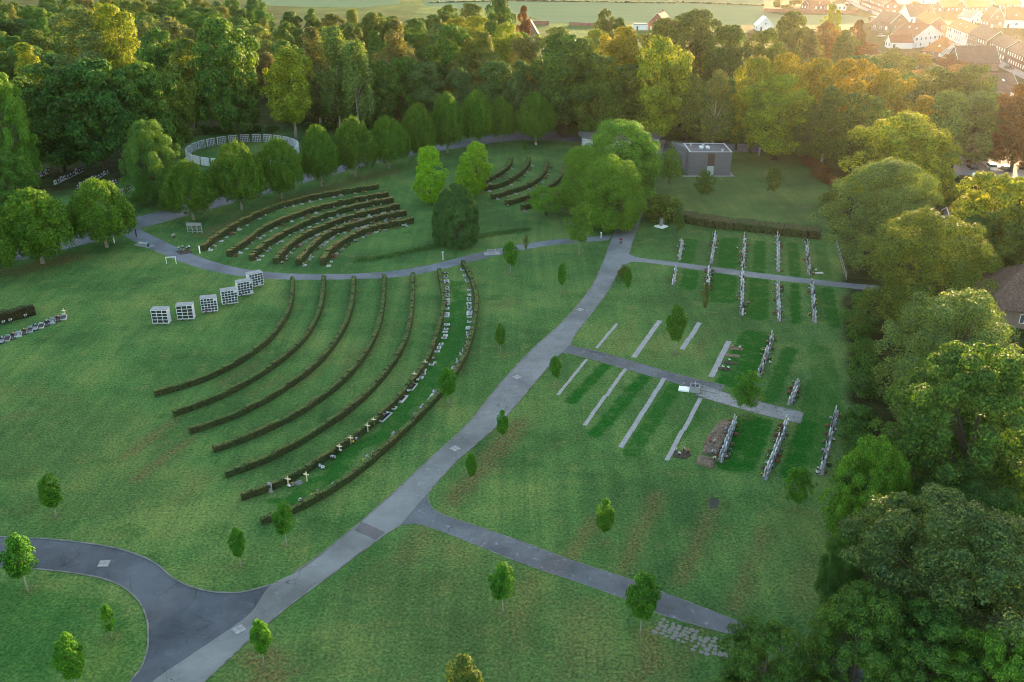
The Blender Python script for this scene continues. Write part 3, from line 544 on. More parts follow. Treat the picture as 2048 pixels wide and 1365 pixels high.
# --- big trees along the right side
RT = [("wil0", 1772, 328, 535, 200, "pale", "broad grey-green tree at the corner of the wood, right of the wooden building's lawn"),
 ("near0", 1848, 432, 690, 246, "olive", "huge round olive tree right of the upper headstone rows"),
 ("wil1", 1908, 588, 850, 292, "pale", "pale feathery willow-like tree below the brown hipped roof at the right edge"),
 ("che0", 1950, 712, 1060, 340, "mid", "massive dark chestnut with a golden top at the right edge"),
 ("che1", 1735, 880, 1105, 150, "bri", "bright green tree bulging onto the lawn beside the last headstone row"),
 ("near2", 1930, 940, 1130, 220, "dark", "dark tree in the hollow between the massive chestnut and the grey-green giant"),
 ("wil0", 1905, 1022, 1340, 400, "sage", "grey-green giant tree in the lower right corner of the wood"),
 ("che0", 1720, 1195, 1420, 210, "mid", "leafy chestnut at the wood's foot, between the path end and the grey-green giant"),
 ("che1", 1530, 1262, 1440, 190, "mid", "low chestnut cut by the photo's bottom edge beside the asphalt path"),
 ("che1", 1850, 1225, 1430, 240, "mid", "chestnut at the bottom of the wood, under the grey-green giant"),
 ("che0", 1990, 1265, 1480, 210, "bri", "bright chestnut in the very bottom right corner of the photo"),
 ("near1", 1690, 1060, 1230, 90, "dark", "dark slender tree at the wood's edge below the bright bulging tree"),
 ("big0", 1985, 352, 560, 165, "yel", "golden-topped tree below the car park hedge at the right edge"),
 ("big1", 2050, 410, 590, 140, "olive", "dark olive tree at the photo's right edge above the brown roof"),
 ("big2", 1935, 440, 585, 100, "dark", "dark tree right behind the huge round olive tree"),
 ("big3", 1800, 232, 430, 170, "yel", "yellow-green tree standing behind the broad grey-green corner tree"),
 ("big0", 1870, 280, 420, 95, "yel", "yellow-green tree left of the car park, lower than the pale round one"),
 ("big2", 1955, 190, 326, 150, "pale", "big pale round tree standing over the parked cars"),
 ("tall1", 1890, 185, 350, 80, "pale", "light silvery tree just left of the big pale round one"),
 ("big1", 2045, 168, 345, 105, "rust", "dark reddish tree above the car park at the right edge"),
 ("tall2", 1840, 195, 345, 92, "gold", "dark tree with a golden rim in front of the silvery one"),
 ("big3", 1775, 142, 300, 100, "gold", "golden-brown tree in the wood's upper right part beside the golden ones"),
 ("big1", 1870, 138, 290, 140, "olive", "dark olive tree left of the brown tiled roofs with skylights"),
 ("big2", 1935, 134, 295, 90, "olive", "olive tree directly below the dark tiled barn roof"),
 ("big0", 1700, 120, 300, 105, "gold", "golden tree in the lit upper right crown line, rightmost of four"),
 ("tall0", 1635, 118, 295, 80, "gold", "golden tree of the lit crown line, just right of its notch"),
 ("big3", 1572, 110, 295, 92, "gold", "tallest golden tree of the lit crown line, left of its notch"),
 ("big2", 1512, 118, 305, 90, "yel", "yellowish tree at the left end of the lit crown line"),
 ("big1", 1560, 152, 320, 130, "yel", "yellow-green tree in front of the lit crown line, behind the wooden building"),
 ("bir0", 1655, 175, 335, 90, "olive", "loose drooping birch at the wood's edge right of the white board"),
 ("big0", 1720, 190, 350, 115, "olive", "brownish drooping tree at the wood's edge right of the building's lawn"),
 ("tall1", 1620, 210, 330, 60, "olive", "slim tree hiding part of the white board"),
 ("bir1", 1432, 143, 300, 66, "pale", "silvery drooping birch in the wood behind the wooden building"),
 ("tall2", 1478, 190, 300, 60, "olive", "bare-stemmed tree behind the wooden building's forecourt"),
 ("bir2", 1525, 200, 312, 60, "olive", "leaning pale-stemmed birch on the forecourt's edge"),
 ("big2", 1385, 25, 205, 120, "dark", "dark oak with sky gaps above the wooden building"),
 ("big3", 1332, 40, 215, 90, "olive", "dark oak left of the other dark oak, near the white gable"),
 ("big0", 1455, 52, 225, 95, "dark", "dark oak right of the other dark oaks below the pale field"),
 ("big1", 1530, 60, 225, 85, "olive", "olive oak near the white roof at the field's end"),
 ("big2", 1580, 26, 165, 80, "olive", "round olive tree standing alone before the pale field"),
 ("pol", 1662, 10, 140, 38, "yel", "tall yellow-green poplar in front of the long brick garden wall"),
 ("bir1", 1615, 62, 205, 62, "tan", "tan drooping tree right of the round olive one"),
 ("big1", 1648, 45, 160, 55, "oran", "orange-brown tree below the tall yellow poplar"),
 ("big3", 1685, 62, 170, 55, "olive", "low olive tree beside the red-leaved one in the gardens"),
 ("tall2", 1715, 42, 140, 32, "rust", "red-leaved tree in the village gardens"),
 ("tall0", 1470, 82, 180, 34, "pale", "thin silvery tree among the dark oaks"),
 ("tall1", 1378, 150, 285, 56, "pale", "slim pale tree at the wood's edge left of the wooden building")]
for r_ in RT: tree(*r_)
LT = [("big0", 1130, 72, 275, 150, "dark", "largest dark tree in the middle of the wood, behind the linden row's end"),
 ("big3", 1240, 58, 245, 92, "gold", "gold-topped tree right of the middle of the wood"),
 ("big1", 1318, 76, 285, 120, "yel", "yellowish round tree in the wood behind the roadside clump"),
 ("big2", 1198, 118, 282, 100, "olive", "dusky olive tree beside the largest dark tree"),
 ("tall0", 1262, 130, 284, 80, "olive", "olive tree right behind the roadside clump"),
 ("tall1", 990, 126, 258, 78, "blue", "blue-green pointed tree behind the linden row, left of its neighbour"),
 ("tall2", 1040, 124, 262, 66, "blue", "taller blue-green pointed tree behind the linden row"),
 ("tall0", 920, 137, 256, 50, "blue", "narrow pointed green tree rising behind the linden row"),
 ("tall1", 852, 130, 255, 74, "blue", "round green tree rising behind the linden row"),
 ("tall2", 764, 122, 258, 62, "mid", "tall slim light green tree behind the linden row"),
 ("pol", 582, 98, 282, 104, "yel", "bright yellow-green poplar right behind the white columbarium ring"),
 ("big0", 470, 88, 282, 110, "mid", "dark leafy tree right behind the leaning dead tree"),
 ("big3", 442, 40, 262, 130, "mid", "large tree with a pale lit top above the leaning dead tree"),
 ("bir0", 632, 58, 258, 84, "tan", "tan-topped birch right of the bright poplar, leftmost of three"),
 ("bir1", 672, 56, 262, 84, "pale", "tan-topped birch right of the bright poplar, middle one of three"),
 ("bir2", 712, 78, 266, 76, "pale", "white-stemmed birch right of the bright poplar, rightmost of three"),
 ("bir0", 796, 42, 222, 82, "tan", "broad tan birch catching the sun in the middle of the wood"),
 ("big1", 102, 130, 345, 160, "dark", "great dark tree over the old graves in the shade"),
 ("big2", 190, 126, 340, 150, "dark", "second great dark tree over the old graves, beside the paler one"),
 ("big3", 285, 130, 330, 124, "mid", "grey-green tree above the old shaded graves"),
 ("big0", 342, 150, 315, 88, "olive", "olive tree at the wood's edge left of the white ring"),
 ("wil1", 300, 245, 412, 126, "mid", "many-stemmed tree with a yellowish top standing by the gravel path"),
 ("che0", 12, 300, 455, 118, "mid", "chestnut at the left edge above the linden row"),
 ("che1", 8, 150, 390, 110, "bri", "green chestnut at the left edge over the old graves"),
 ("tall2", 62, 90, 265, 72, "yel", "yellow-topped tree rising behind the great dark trees"),
 ("pol", 160, 14, 220, 118, "pale", "big pale sunlit poplar in the left part of the wood"),
 ("pol", 232, 10, 214, 100, "yel", "sunlit poplar right of the pale one in the left wood"),
 ("big1", 320, 60, 245, 92, "dark", "dark tree between the sunlit poplars and the dead tree"),
 ("tall0", 378, 78, 260, 74, "olive", "olive-topped tree left of the leaning dead tree"),
 ("shr1", 95, 412, 452, 78, "dark", "dark bushy shrub behind the lindens by the old graves"),
 ("big2", 1000, -4, 150, 56, "dark", "round dark tree standing alone before the pale field"),
 ("tall2", 1048, 14, 125, 26, "rust", "dark red tree beside the steep grey roof"),
 ("big1", 1208, 20, 130, 42, "olive", "round olive tree standing alone in front of the pale field, middle of the horizon"),
 ("big3", 1108, 58, 200, 90, "pale", "pale leafy tree right of the steep grey roof"),
 ("bir2", 1045, 72, 205, 66, "tan", "tan bare-topped tree below the steep grey roof"),
 ("big0", 1180, 78, 225, 80, "pale", "pale green tree behind the largest dark one"),
 ("tall1", 1238, 38, 130, 34, "dark", "small dark tree left of the white gabled house"),
 ("big2", 905, 54, 215, 96, "mid", "broad mid-green tree left of the tan bare-topped tree"),
 ("big3", 960, 66, 222, 76, "olive", "olive tree beside the broad mid-green one in the middle wood"),
 ("big1", 1010, 48, 190, 72, "yel", "yellowish tree left of the steep grey roof")]
for r_ in LT: tree(*r_)
# --- the rest of the wood: fill behind the trees above, rank by rank
def col_at(x):
    return rt.choice(["dark", "mid", "mid", "blue", "olive", "mid", "pale"]) if x < 900 else rt.choice(["olive", "mid", "dark", "yel", "yel", "pale"])
RANKS = [(66, -60, 470, "beyond the left wood's far edge"), (78, -60, 520, "at the photo's top left"), (92, -40, 560, "on the left wood's far edge"), (104, 560, 960, "at the pale field's edge"), (112, -60, 600, "one rank from the left wood's far edge"), (128, 560, 1000, "one rank behind the field's edge"),
         (138, -60, 620, "two ranks from the left wood's far edge"), (155, 540, 990, "two ranks behind the field's edge"), (170, -60, 560, "amid the left wood"), (186, 560, 1100, "amid the middle wood"),
         (208, -60, 640, "over the old graves and ring"), (226, 600, 1340, "two ranks behind the lindens"), (248, 640, 1360, "one rank behind the lindens"), (178, 1130, 1480, "below the white gabled house"), (205, 1300, 1800, "below the dark oaks"), (245, 1330, 1860, "under the golden crown line"), (280, 1640, 1960, "left of the car park")]
KN = {"big": "spreading tree", "tall": "upright tree", "bir": "drooping birch"}
CN = dict(dark="dark", mid="green", blue="blue-green", tan="tan", olive="olive", pale="pale", yel="yellowish")
for by, x0, x1, where in RANKS:
    cnt = {}; cand = []
    stp = 9.6 * C_ * (by - YH) / H
    x = x0 + rt.uniform(0, stp)
    while x < x1:
        yy = by + rt.uniform(-6, 6); q = G(x, yy)
        if all((q.x - u[0]) ** 2 + (q.y - u[1]) ** 2 > (2.2 + .27 * u[2]) ** 2 for u in USED): cand.append((x, yy, q))
        x += stp * rt.uniform(.8, 1.15)
    for x, yy, q in cand:
        k_ = rt.choice(["big", "big", "big", "tall", "bir"]); c_ = col_at(x); c_ = rt.choice(["tan", "pale"]) if k_ == "bir" else c_
        hgt = rt.uniform(14.5, 20.5) if x < 1350 else rt.uniform(12, 16)
        Z = q.y * C_ + (H - hgt) * S_; top = CY + F * ((H - hgt) * C_ - q.y * S_) / Z
        wd = (rt.uniform(10.5, 14.5) if k_ == "big" else rt.uniform(7.5, 10) if k_ == "tall" else rt.uniform(7, 9)) * F / Z
        i = cnt.get((k_, c_), 0); cnt[(k_, c_)] = i + 1
        tree(f"{k_}{rt.randrange(4 if k_ == 'big' else 3)}", CX + q.x * F / (q.y * C_ + (H - hgt * .6) * S_), top, yy, wd, c_,
             f"{CN[c_]} {KN[k_]} {where}, {ORD[i]} from the left", "trees filling the wood", jit=.16)
# shrubs under the wood's edge and in the gardens
SH = [((1110, 272), (1320, 274), 9, "dark", "shrub at the wood's edge behind the roadside trees"), ((1330, 272), (1480, 282), 7, "olive", "shrub behind the wooden building"), ((1590, 300), (1665, 372), 7, "rust", "russet shrub beside the wooden building's lawn"),
      ((1655, 400), (1690, 470), 4, "olive", "shrub at the foot of the broad grey-green corner tree"), ((1720, 600), (1738, 800), 7, "mid", "shrub under the huge trees along the right lawn"), ((1725, 840), (1715, 1010), 5, "dark", "shrub under the massive chestnut along the lawn"),
      ((610, 262), (900, 262), 10, "dark", "dark undergrowth shrub behind the linden row"), ((395, 270), (560, 258), 6, "dark", "shrub in the undergrowth behind the white ring"), ((0, 330), (230, 300), 7, "dark", "shrub in the shade behind the old graves")]
for a, b, k_, c_, lab in SH:
    for i in range(k_):
        t_ = (i + .5) / k_; x = a[0] + (b[0] - a[0]) * t_ + rt.uniform(-6, 6); y = a[1] + (b[1] - a[1]) * t_ + rt.uniform(-4, 4)
        s_ = C_ * (y - YH) / H; hh = rt.uniform(1.8, 3.6)
        tree(f"shr{i % 2}", x, y - hh * s_ * .9, y, rt.uniform(3.2, 5.2) * s_, c_, f"{lab}, {ORD[i]} from {'the left' if abs(a[0]-b[0]) > abs(a[1]-b[1]) else 'the far end'}", "shrubs of the undergrowth")
GARD = [(1738, 150, "tan"), (1775, 140, "tan"), (1800, 150, "oran"), (1760, 165, "olive"), (1735, 178, "tan"), (1812, 168, "gold"), (1842, 160, "oran"), (1850, 132, "gold"), (1825, 130, "tan"), (1790, 122, "olive"), (1765, 128, "olive"), (1895, 138, "rust"), (1918, 148, "rust"), (1870, 150, "tan"), (1700, 165, "oran"), (1680, 160, "tan"), (1720, 130, "olive"), (1660, 190, "tan"), (1715, 200, "oran"), (1760, 192, "tan"), (1850, 176, "tan"), (1805, 190, "oran"), (1920, 165, "oran"), (1740, 110, "rust"), (1885, 20, "olive"), (1938, 14, "oran"), (1965, 12, "gold"), (1830, 20, "olive"), (1640, 12, "olive"), (1590, 8, "olive"), (1555, 14, "olive"), (1615, 8, "yel"), (1575, 20, "olive")]
GARD.sort(); gc = {}
for i, (x, y, c_) in enumerate(GARD):
    s_ = C_ * (y - YH) / H; hh = rt.uniform(4, 7.5); k2 = gc.get(c_, 0); gc[c_] = k2 + 1
    tree(f"big{i % 4}", x, y - hh * s_ * .9, y + 4, rt.uniform(6, 9) * s_, c_, f"low {dict(tan='tan', oran='orange-brown', gold='golden', olive='olive', rust='red-brown', yel='yellow-green')[c_]} garden tree by the village, {ORD[k2]} of its colour from the left", "garden trees by the village", name="garden_tree")
# leaning dead tree by the white ring
mb = MB(); rd = random.Random(4)
def limb(a, d, L, r, dep):
    pts = [a]; p = a.copy(); dd = d.normalized()
    for k in range(4):
        p = p + dd * L / 4; dd = (dd + Vector((rd.uniform(-.16, .16), rd.uniform(-.16, .16), .05))).normalized(); pts.append(p.copy())
    mb.tube(pts, [r * (1 - .17 * k) for k in range(5)], 5)
    if dep > 0:
        for k in range(3 if dep > 1 else 4):
            q = pts[1 + k % 4]; limb(q, (dd + Vector((rd.uniform(-.9, .9), rd.uniform(-.9, .9), rd.uniform(-.1, .6)))), L * rd.uniform(.4, .65), r * .5, dep - 1)
limb(Vector((0, 0, 0)), Vector((-.30, 0, 1)), 15, .26, 3); limb(Vector((-.7, .3, 0)), Vector((-.42, .1, 1)), 12, .18, 3)
e = empty("dead_tree", G(478, 255)); tag(e, "leaning leafless dead tree in the wood behind the white ring", "tree"); ob("trunk", mb.mesh("dead_trunk", speck("dead_bark", (.13, .115, .10), (.2, .18, .16), 2, .95), True), e)
tree("weep", 1912, 370, 428, 70, "olive", "small leaning weeping tree in the garden below the car park hedge")

# ------------------------------------------------------------------ hedges
def hedge(name, pts, w, h, label, group, col, leaf=.16, dens=60, ztop=None, seed=0, n=6, tcol=None):
    """clipped hedge: solid core swept along the line and leaves over its faces"""
    L = resample(px_line(pts, n) if not isinstance(pts[0], Vector) else pts, .6); rng = np.random.default_rng(seed + 500)
    A = np.array([(p.x, p.y) for p in L]); d = np.gradient(A, axis=0); d /= np.linalg.norm(d, axis=1, keepdims=True); nn = np.stack([-d[:, 1], d[:, 0]], 1)
    k = len(L); hh = h * (1 + .06 * np.sin(np.arange(k) * .9 + seed) + .05 * rng.standard_normal(k)); ww = w * (1 + .06 * np.sin(np.arange(k) * .6 + seed) + .05 * rng.standard_normal(k))
    mb = MB(); rows = []
    for i in range(k):
        sec = [(-.5, 0), (-.48, .88), (-.36, .97), (.36, .97), (.48, .88), (.5, 0)]
        rows.append([(A[i, 0] + nn[i, 0] * s * ww[i], A[i, 1] + nn[i, 1] * s * ww[i], z * hh[i]) for s, z in sec])
    Vv = [q for r in rows for q in r]; fs = [(i * 6 + j, i * 6 + 6 + j, i * 6 + 7 + j, i * 6 + 1 + j) for i in range(k - 1) for j in range(5)]
    fs += [tuple(range(6))[::-1], tuple((k - 1) * 6 + j for j in range(6))]
    me0 = bpy.data.meshes.new(name); me0.from_pydata(Vv, [], fs)
    leng = np.sum(np.linalg.norm(np.diff(A, axis=0), axis=1)); N = int(leng * (w + 2 * h) * dens)
    ii = rng.uniform(0, k - 1.001, N); i0 = ii.astype(int); fr = (ii - i0)[:, None]
    P = A[i0] * (1 - fr) + A[i0 + 1] * fr; nv = nn[i0]; W_ = ww[i0]; H_ = hh[i0]
    u = rng.uniform(0, w + 2 * h, N); side = np.where(u < h, -1, np.where(u < 2 * h, 1, 0))
    off = np.where(side == 0, rng.uniform(-.5, .5, N), side * .5) * W_; z = np.where(side == 0, 1.0, rng.uniform(.02, 1, N)) * H_
    jt = rng.standard_normal((N, 3)) * .045
    c = np.stack([P[:, 0] + nv[:, 0] * off, P[:, 1] + nv[:, 1] * off, z], 1) + jt
    nr = np.where((side == 0)[:, None], np.array([0, 0, 1.0]), np.stack([nv[:, 0] * side, nv[:, 1] * side, np.full(N, .25)], 1)); nr = unit(nr + rng.standard_normal((N, 3)) * np.where(side == 0, .25, .5)[:, None])
    ends = rng.integers(0, 2, max(8, int(w * h * dens * 2)))
    ei = np.where(ends == 0, 0, k - 1); sg = np.where(ends == 0, -1, 1); en = len(ends)
    o2 = rng.uniform(-.5, .5, en) * w; c2 = np.stack([A[ei, 0] + nn[ei, 0] * o2, A[ei, 1] + nn[ei, 1] * o2, rng.uniform(0, 1, en) * h], 1); n2 = unit(np.stack([d[ei, 0] * sg, d[ei, 1] * sg, np.full(en, .2)], 1) + rng.standard_normal((en, 3)) * .4)
    tops = np.concatenate([side == 0, np.zeros(en, bool)])
    lv, lf = leaf_quads(np.concatenate([c, c2]), np.concatenate([nr, n2]), leaf * rng.uniform(.6, 1.4, N + en), rng, .8)
    V_ = np.concatenate([np.array(Vv), lv])
    me = bpy.data.meshes.new(name)
    faces = fs + (lf + len(Vv)).tolist(); me.from_pydata(V_.tolist(), [], faces)
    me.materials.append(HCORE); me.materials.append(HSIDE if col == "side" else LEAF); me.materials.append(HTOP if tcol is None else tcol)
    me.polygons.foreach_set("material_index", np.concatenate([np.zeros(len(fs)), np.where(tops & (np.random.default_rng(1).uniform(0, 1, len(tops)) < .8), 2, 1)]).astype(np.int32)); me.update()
    o = ob(name, me, None, (0.05, 0.045, 0.015)); tag(o, label, "hedge", group); return o
HCORE = speck("hedge_twigs", (.022, .020, .010), (.04, .034, .016), 3, 1)
def hmat(name, a, b, c):
    m, n, l, p = nt(name); ge = n.new("ShaderNodeNewGeometry"); tc = n.new("ShaderNodeTexCoord").outputs["Object"]
    x = ramp(n, l, noise(n, l, tc, .35, 4, .7), [(.35, a), (.5, b), (.66, c)])
    x = mixc(n, l, 1.0, x, ramp(n, l, ge.outputs["Random Per Island"], [(0, (.55, .55, .55)), (1, (1.5, 1.45, 1.3))]), 'MULTIPLY')
    l.new(x, p.inputs["Base Color"]); p.inputs["Roughness"].default_value = .6; p.inputs["Specular IOR Level"].default_value = .25; return m
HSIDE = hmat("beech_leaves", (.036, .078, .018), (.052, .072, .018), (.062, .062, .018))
HTOP = hmat("beech_lit_top_leaves", (.20, .23, .05), (.31, .25, .07), (.34, .21, .085))  # golden leaf tone, brightened so the light on hedge tops is in the colour
HTOP2 = hmat("beech_lit_top_green", (.095, .19, .034), (.13, .19, .042), (.165, .155, .045))  # olive leaf tone, also raised above the shaded sides to paint in top light
LOW = [[(310, 793), (400, 766), (480, 727), (540, 682), (573, 636), (584, 600), (585, 562)], [(348, 833), (440, 798), (530, 748), (600, 692), (634, 640), (645, 600), (648, 560)], [(379, 868), (470, 836), (560, 788), (640, 727), (688, 660), (704, 610), (708, 560)],
       [(428, 905), (520, 870), (620, 817), (700, 752), (748, 682), (765, 620), (769, 557)], [(452, 955), (540, 921), (640, 864), (730, 797), (798, 712), (822, 640), (826, 553)], [(484, 1000), (570, 967), (670, 907), (770, 828), (850, 733), (880, 652), (887, 600), (878, 545)], [(523, 1048), (600, 1020), (700, 960), (790, 884), (880, 792), (928, 720), (948, 652), (953, 600), (938, 552), (926, 530)]]
for i, q in enumerate(LOW):
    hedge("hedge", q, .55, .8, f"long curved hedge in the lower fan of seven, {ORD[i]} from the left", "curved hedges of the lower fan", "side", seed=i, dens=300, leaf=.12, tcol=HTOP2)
UP = [[(406, 503), (440, 476), (500, 442), (560, 417), (640, 397), (700, 387), (756, 378)], [(458, 514), (492, 490), (540, 457), (620, 427), (700, 407), (776, 393)], [(503, 522), (532, 495), (590, 462), (650, 437), (720, 417), (786, 405)],
      [(551, 528), (582, 496), (620, 472), (680, 447), (740, 430), (798, 418)], [(596, 531), (628, 496), (662, 472), (720, 452), (770, 439), (812, 431)], [(645, 531), (664, 505), (702, 481), (740, 464), (790, 453), (826, 446)]]
for i, q in enumerate(UP):
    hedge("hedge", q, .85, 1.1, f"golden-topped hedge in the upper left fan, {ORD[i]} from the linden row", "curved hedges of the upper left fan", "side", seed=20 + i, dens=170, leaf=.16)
QR = [[(968, 368), (990, 357), (1010, 344), (1020, 330), (1021, 322)], [(970, 382), (1008, 372), (1040, 352), (1055, 333), (1057, 322)], [(984, 399), (1021, 388), (1060, 374), (1085, 354), (1093, 334), (1094, 327)], [(1012, 411), (1051, 400), (1104, 375), (1125, 352), (1132, 335)], [(1044, 421), (1066, 414), (1110, 398), (1135, 380)]]
for i, q in enumerate(QR):
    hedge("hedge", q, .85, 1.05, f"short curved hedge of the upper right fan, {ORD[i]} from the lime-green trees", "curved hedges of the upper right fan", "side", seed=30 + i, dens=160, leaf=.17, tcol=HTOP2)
hedge("hedge", [(-60, 657), (0, 645), (70, 628)], 1.3, 1.5, "short dark hedge at the left edge above a row of dark graves", None, "leaf", seed=40, leaf=.18, tcol=HSIDE)
ROUGH = hmat("rough_hedge_leaves", (.050, .095, .024), (.070, .095, .026), (.085, .072, .026))
hedge("hedge", [(1345, 436), (1400, 447), (1460, 455), (1520, 461), (1580, 468), (1640, 474)], 3.6, 1.5, "long rough brownish hedge below the wooden building's lawn", None, "side", seed=41, leaf=.3, dens=70, tcol=ROUGH)
tree("shr0", 1322, 392, 440, 84, "olive", "rounded brown-green bush at the roadside end of the rough hedge")
hedge("hedge", [(1905, 376), (1960, 378), (2060, 392)], 2.2, 2.6, "dark tall hedge below the parked cars", "hedges by the car park", "leaf", seed=42, leaf=.3, dens=25, tcol=HSIDE)
hedge("hedge", [(1880, 388), (1960, 398), (2060, 410)], 1.6, 1.6, "lower dark hedge in front of the tall one by the car park", "hedges by the car park", "leaf", seed=43, leaf=.3, dens=25, tcol=HSIDE)
hedge("hedge", [(1726, 96), (1748, 98)], 1.8, 1.8, "short bright yellow hedge in the village gardens", None, "leaf", seed=44, leaf=.4, dens=20, tcol=flat("golden_privet", (.5, .5, .03)))
# rough grass ridge beside the gravel path
rgm = MB(); rng = np.random.default_rng(9); pts = resample(px_line([(715, 522), (770, 515), (840, 500), (900, 488), (980, 470), (1060, 460)], 6), .5)
cs = []; 
for q in pts:
    for k_ in range(60): cs.append((q.x + rng.normal() * .4, q.y + rng.normal() * .9, abs(rng.normal()) * .16))
lv, lf = leaf_quads(np.array(cs), unit(rng.standard_normal((len(cs), 3)) + [0, 0, .5]), .26 * rng.uniform(.6, 1.4, len(cs)), rng, .4)
o = ob("long_grass", np_mesh("long_grass", lv, lf, LEAF), None, (.052, .12, .036)); tag(o, "band of longer pale grass left uncut beside the gravel path", "grass", kind="stuff")

# ------------------------------------------------------------------ graves
STONES = {}
def stone_mesh(kind, mat, w, h, t):
    key = (kind, mat.name, w, h, t)
    if key in STONES: return STONES[key]
    mb = MB(); prof = {"flat": [(-.5, 0), (.5, 0), (.5, 1), (-.5, 1)], "round": [(-.5, 0), (.5, 0), (.5, .78), (.38, .92), (.18, .99), (-.18, .99), (-.38, .92), (-.5, .78)], "slant": [(-.5, 0), (.5, 0), (.5, .8), (-.3, 1.0), (-.5, .95)], "gable": [(-.5, 0), (.5, 0), (.5, .82), (0, 1.0), (-.5, .82)]}[kind]
    mb.bbox(-w * .6, w * .6, -t * 1.1, t * 1.1, 0, .12, .02, 1)
    n_ = len(prof); Vv = [(x * w, -t / 2, .12 + z * h) for x, z in prof] + [(x * w, t / 2, .12 + z * h) for x, z in prof]
    mb.add(Vv, [tuple(range(n_)), tuple(range(n_, 2 * n_))[::-1]] + [(i, i + n_, (i + 1) % n_ + n_, (i + 1) % n_) for i in range(n_)], 0)
    mb.box(-w * .3, w * .3, -t / 2 - .012, -t / 2 - .002, .12 + h * .35, .12 + h * .7, 2)
    STONES[key] = mb.mesh("headstone", [mat, STONE_G, STONE_D if mat is not STONE_D else STONE_L]); return STONES[key]
rgv = random.Random(31)
POTS = []
def pot_mesh(ci, seed):
    mb = MB(); mb.lathe([(.09, 0), (.13, .2), (.11, .2)], 10, 0)
    g = np.random.default_rng(seed); N = 90
    d = unit(g.standard_normal((N, 3)) + [0, 0, .7]); c = d * g.uniform(.05, .24, N)[:, None] + [0, 0, .28]
    v, f = leaf_quads(c, d, .10 * g.uniform(.6, 1.5, N), g, .9)
    b = len(mb.v); mb.v += v.tolist(); mb.f += (f + b).tolist(); mb.m += [1 if g.uniform() < .6 else 2 for _ in range(N)]
    return mb.mesh("flower_pot", [STONE_D, FLW[ci], PLANT])
PLANT = flat("pot_foliage", (.035, .075, .02))
POTS = [pot_mesh(i, i) for i in range(6)]
PLANTM = []
for i in range(3):
    g = np.random.default_rng(i + 60); N = 160; d = unit(g.standard_normal((N, 3)) + [0, 0, .8]); c = d * g.uniform(.1, .38, N)[:, None] * [1, 1, .9] + [0, 0, .08]; c[:, 2] = np.abs(c[:, 2])
    v, f = leaf_quads(c, d, .13 * g.uniform(.6, 1.4, N), g, .7); PLANTM.append(np_mesh("grave_plant", v, f, [PLANT, FLW[(0, 3, 2)[i]]], (g.uniform(0, 1, N) < (.12, .3, .1)[i]).astype(int)))
FCN = ["white", "pink", "yellow", "red", "lilac", "blue"]
def put(name, me, loc, rz, label, cat, group=None, sc=1.0):
    o = ob(name, me); o.location = loc; o.rotation_euler = (0, 0, rz); o.scale = (sc, sc, sc); return tag(o, label, cat, group)
ROWS = [("above the thin gravel path", [((1365, 482), (1358, 522), 8), ((1432, 468), (1422, 528), 15), ((1490, 474), (1485, 538), 20), ((1556, 472), (1556, 545), 18), ((1612, 480), (1619, 552), 14)]),
        ("below the thin gravel path", [((1352, 537), (1346, 571), 9), ((1419, 539), (1414, 584), 15), ((1485, 547), (1483, 632), 22), ((1555, 569), (1558, 644), 18), ((1624, 569), (1629, 648), 18)]),
        ("above the mossy path", [((1545, 674), (1515, 760), 18), ((1597, 766), (1579, 812), 9)]),
        ("below the mossy path", [((1471, 842), (1440, 925), 16), ((1575, 842), (1529, 960), 22), ((1674, 822), (1641, 952), 16)])]
def line_pts(a, b, n_):
    A, B = G(*a), G(*b); return A, B, [A.lerp(B, (i + .5) / n_) for i in range(n_)], math.atan2((B - A).y, (B - A).x)
CST = {}
CONC_D = speck("dark_concrete", (.10, .105, .095), (.17, .17, .165), .8, .9, (.04, .05, .03), 3)
def concrete_strip(a, b, w, label, group="bare concrete grave strips", jog=0):
    A, B = G(*a), G(*b); d = (B - A); L = d.length; rz = math.atan2(d.y, d.x)
    mb = MB(); r = random.Random(int(a[0])); x = 0
    while x < L:
        s_ = min(L - x, r.uniform(1.0, 1.6)); o_ = r.uniform(-.03, .03) + (jog if x > L * .5 else 0)
        mb.bbox(x, x + s_ - .015, -w / 2 + o_, w / 2 + o_, 0, .05 + r.uniform(0, .012), .01); x += s_
    return put("concrete_strip", mb.mesh("concrete_strip", CONC if group else CONC_D), (A.x, A.y, 0), rz, label, "concrete strip", group)
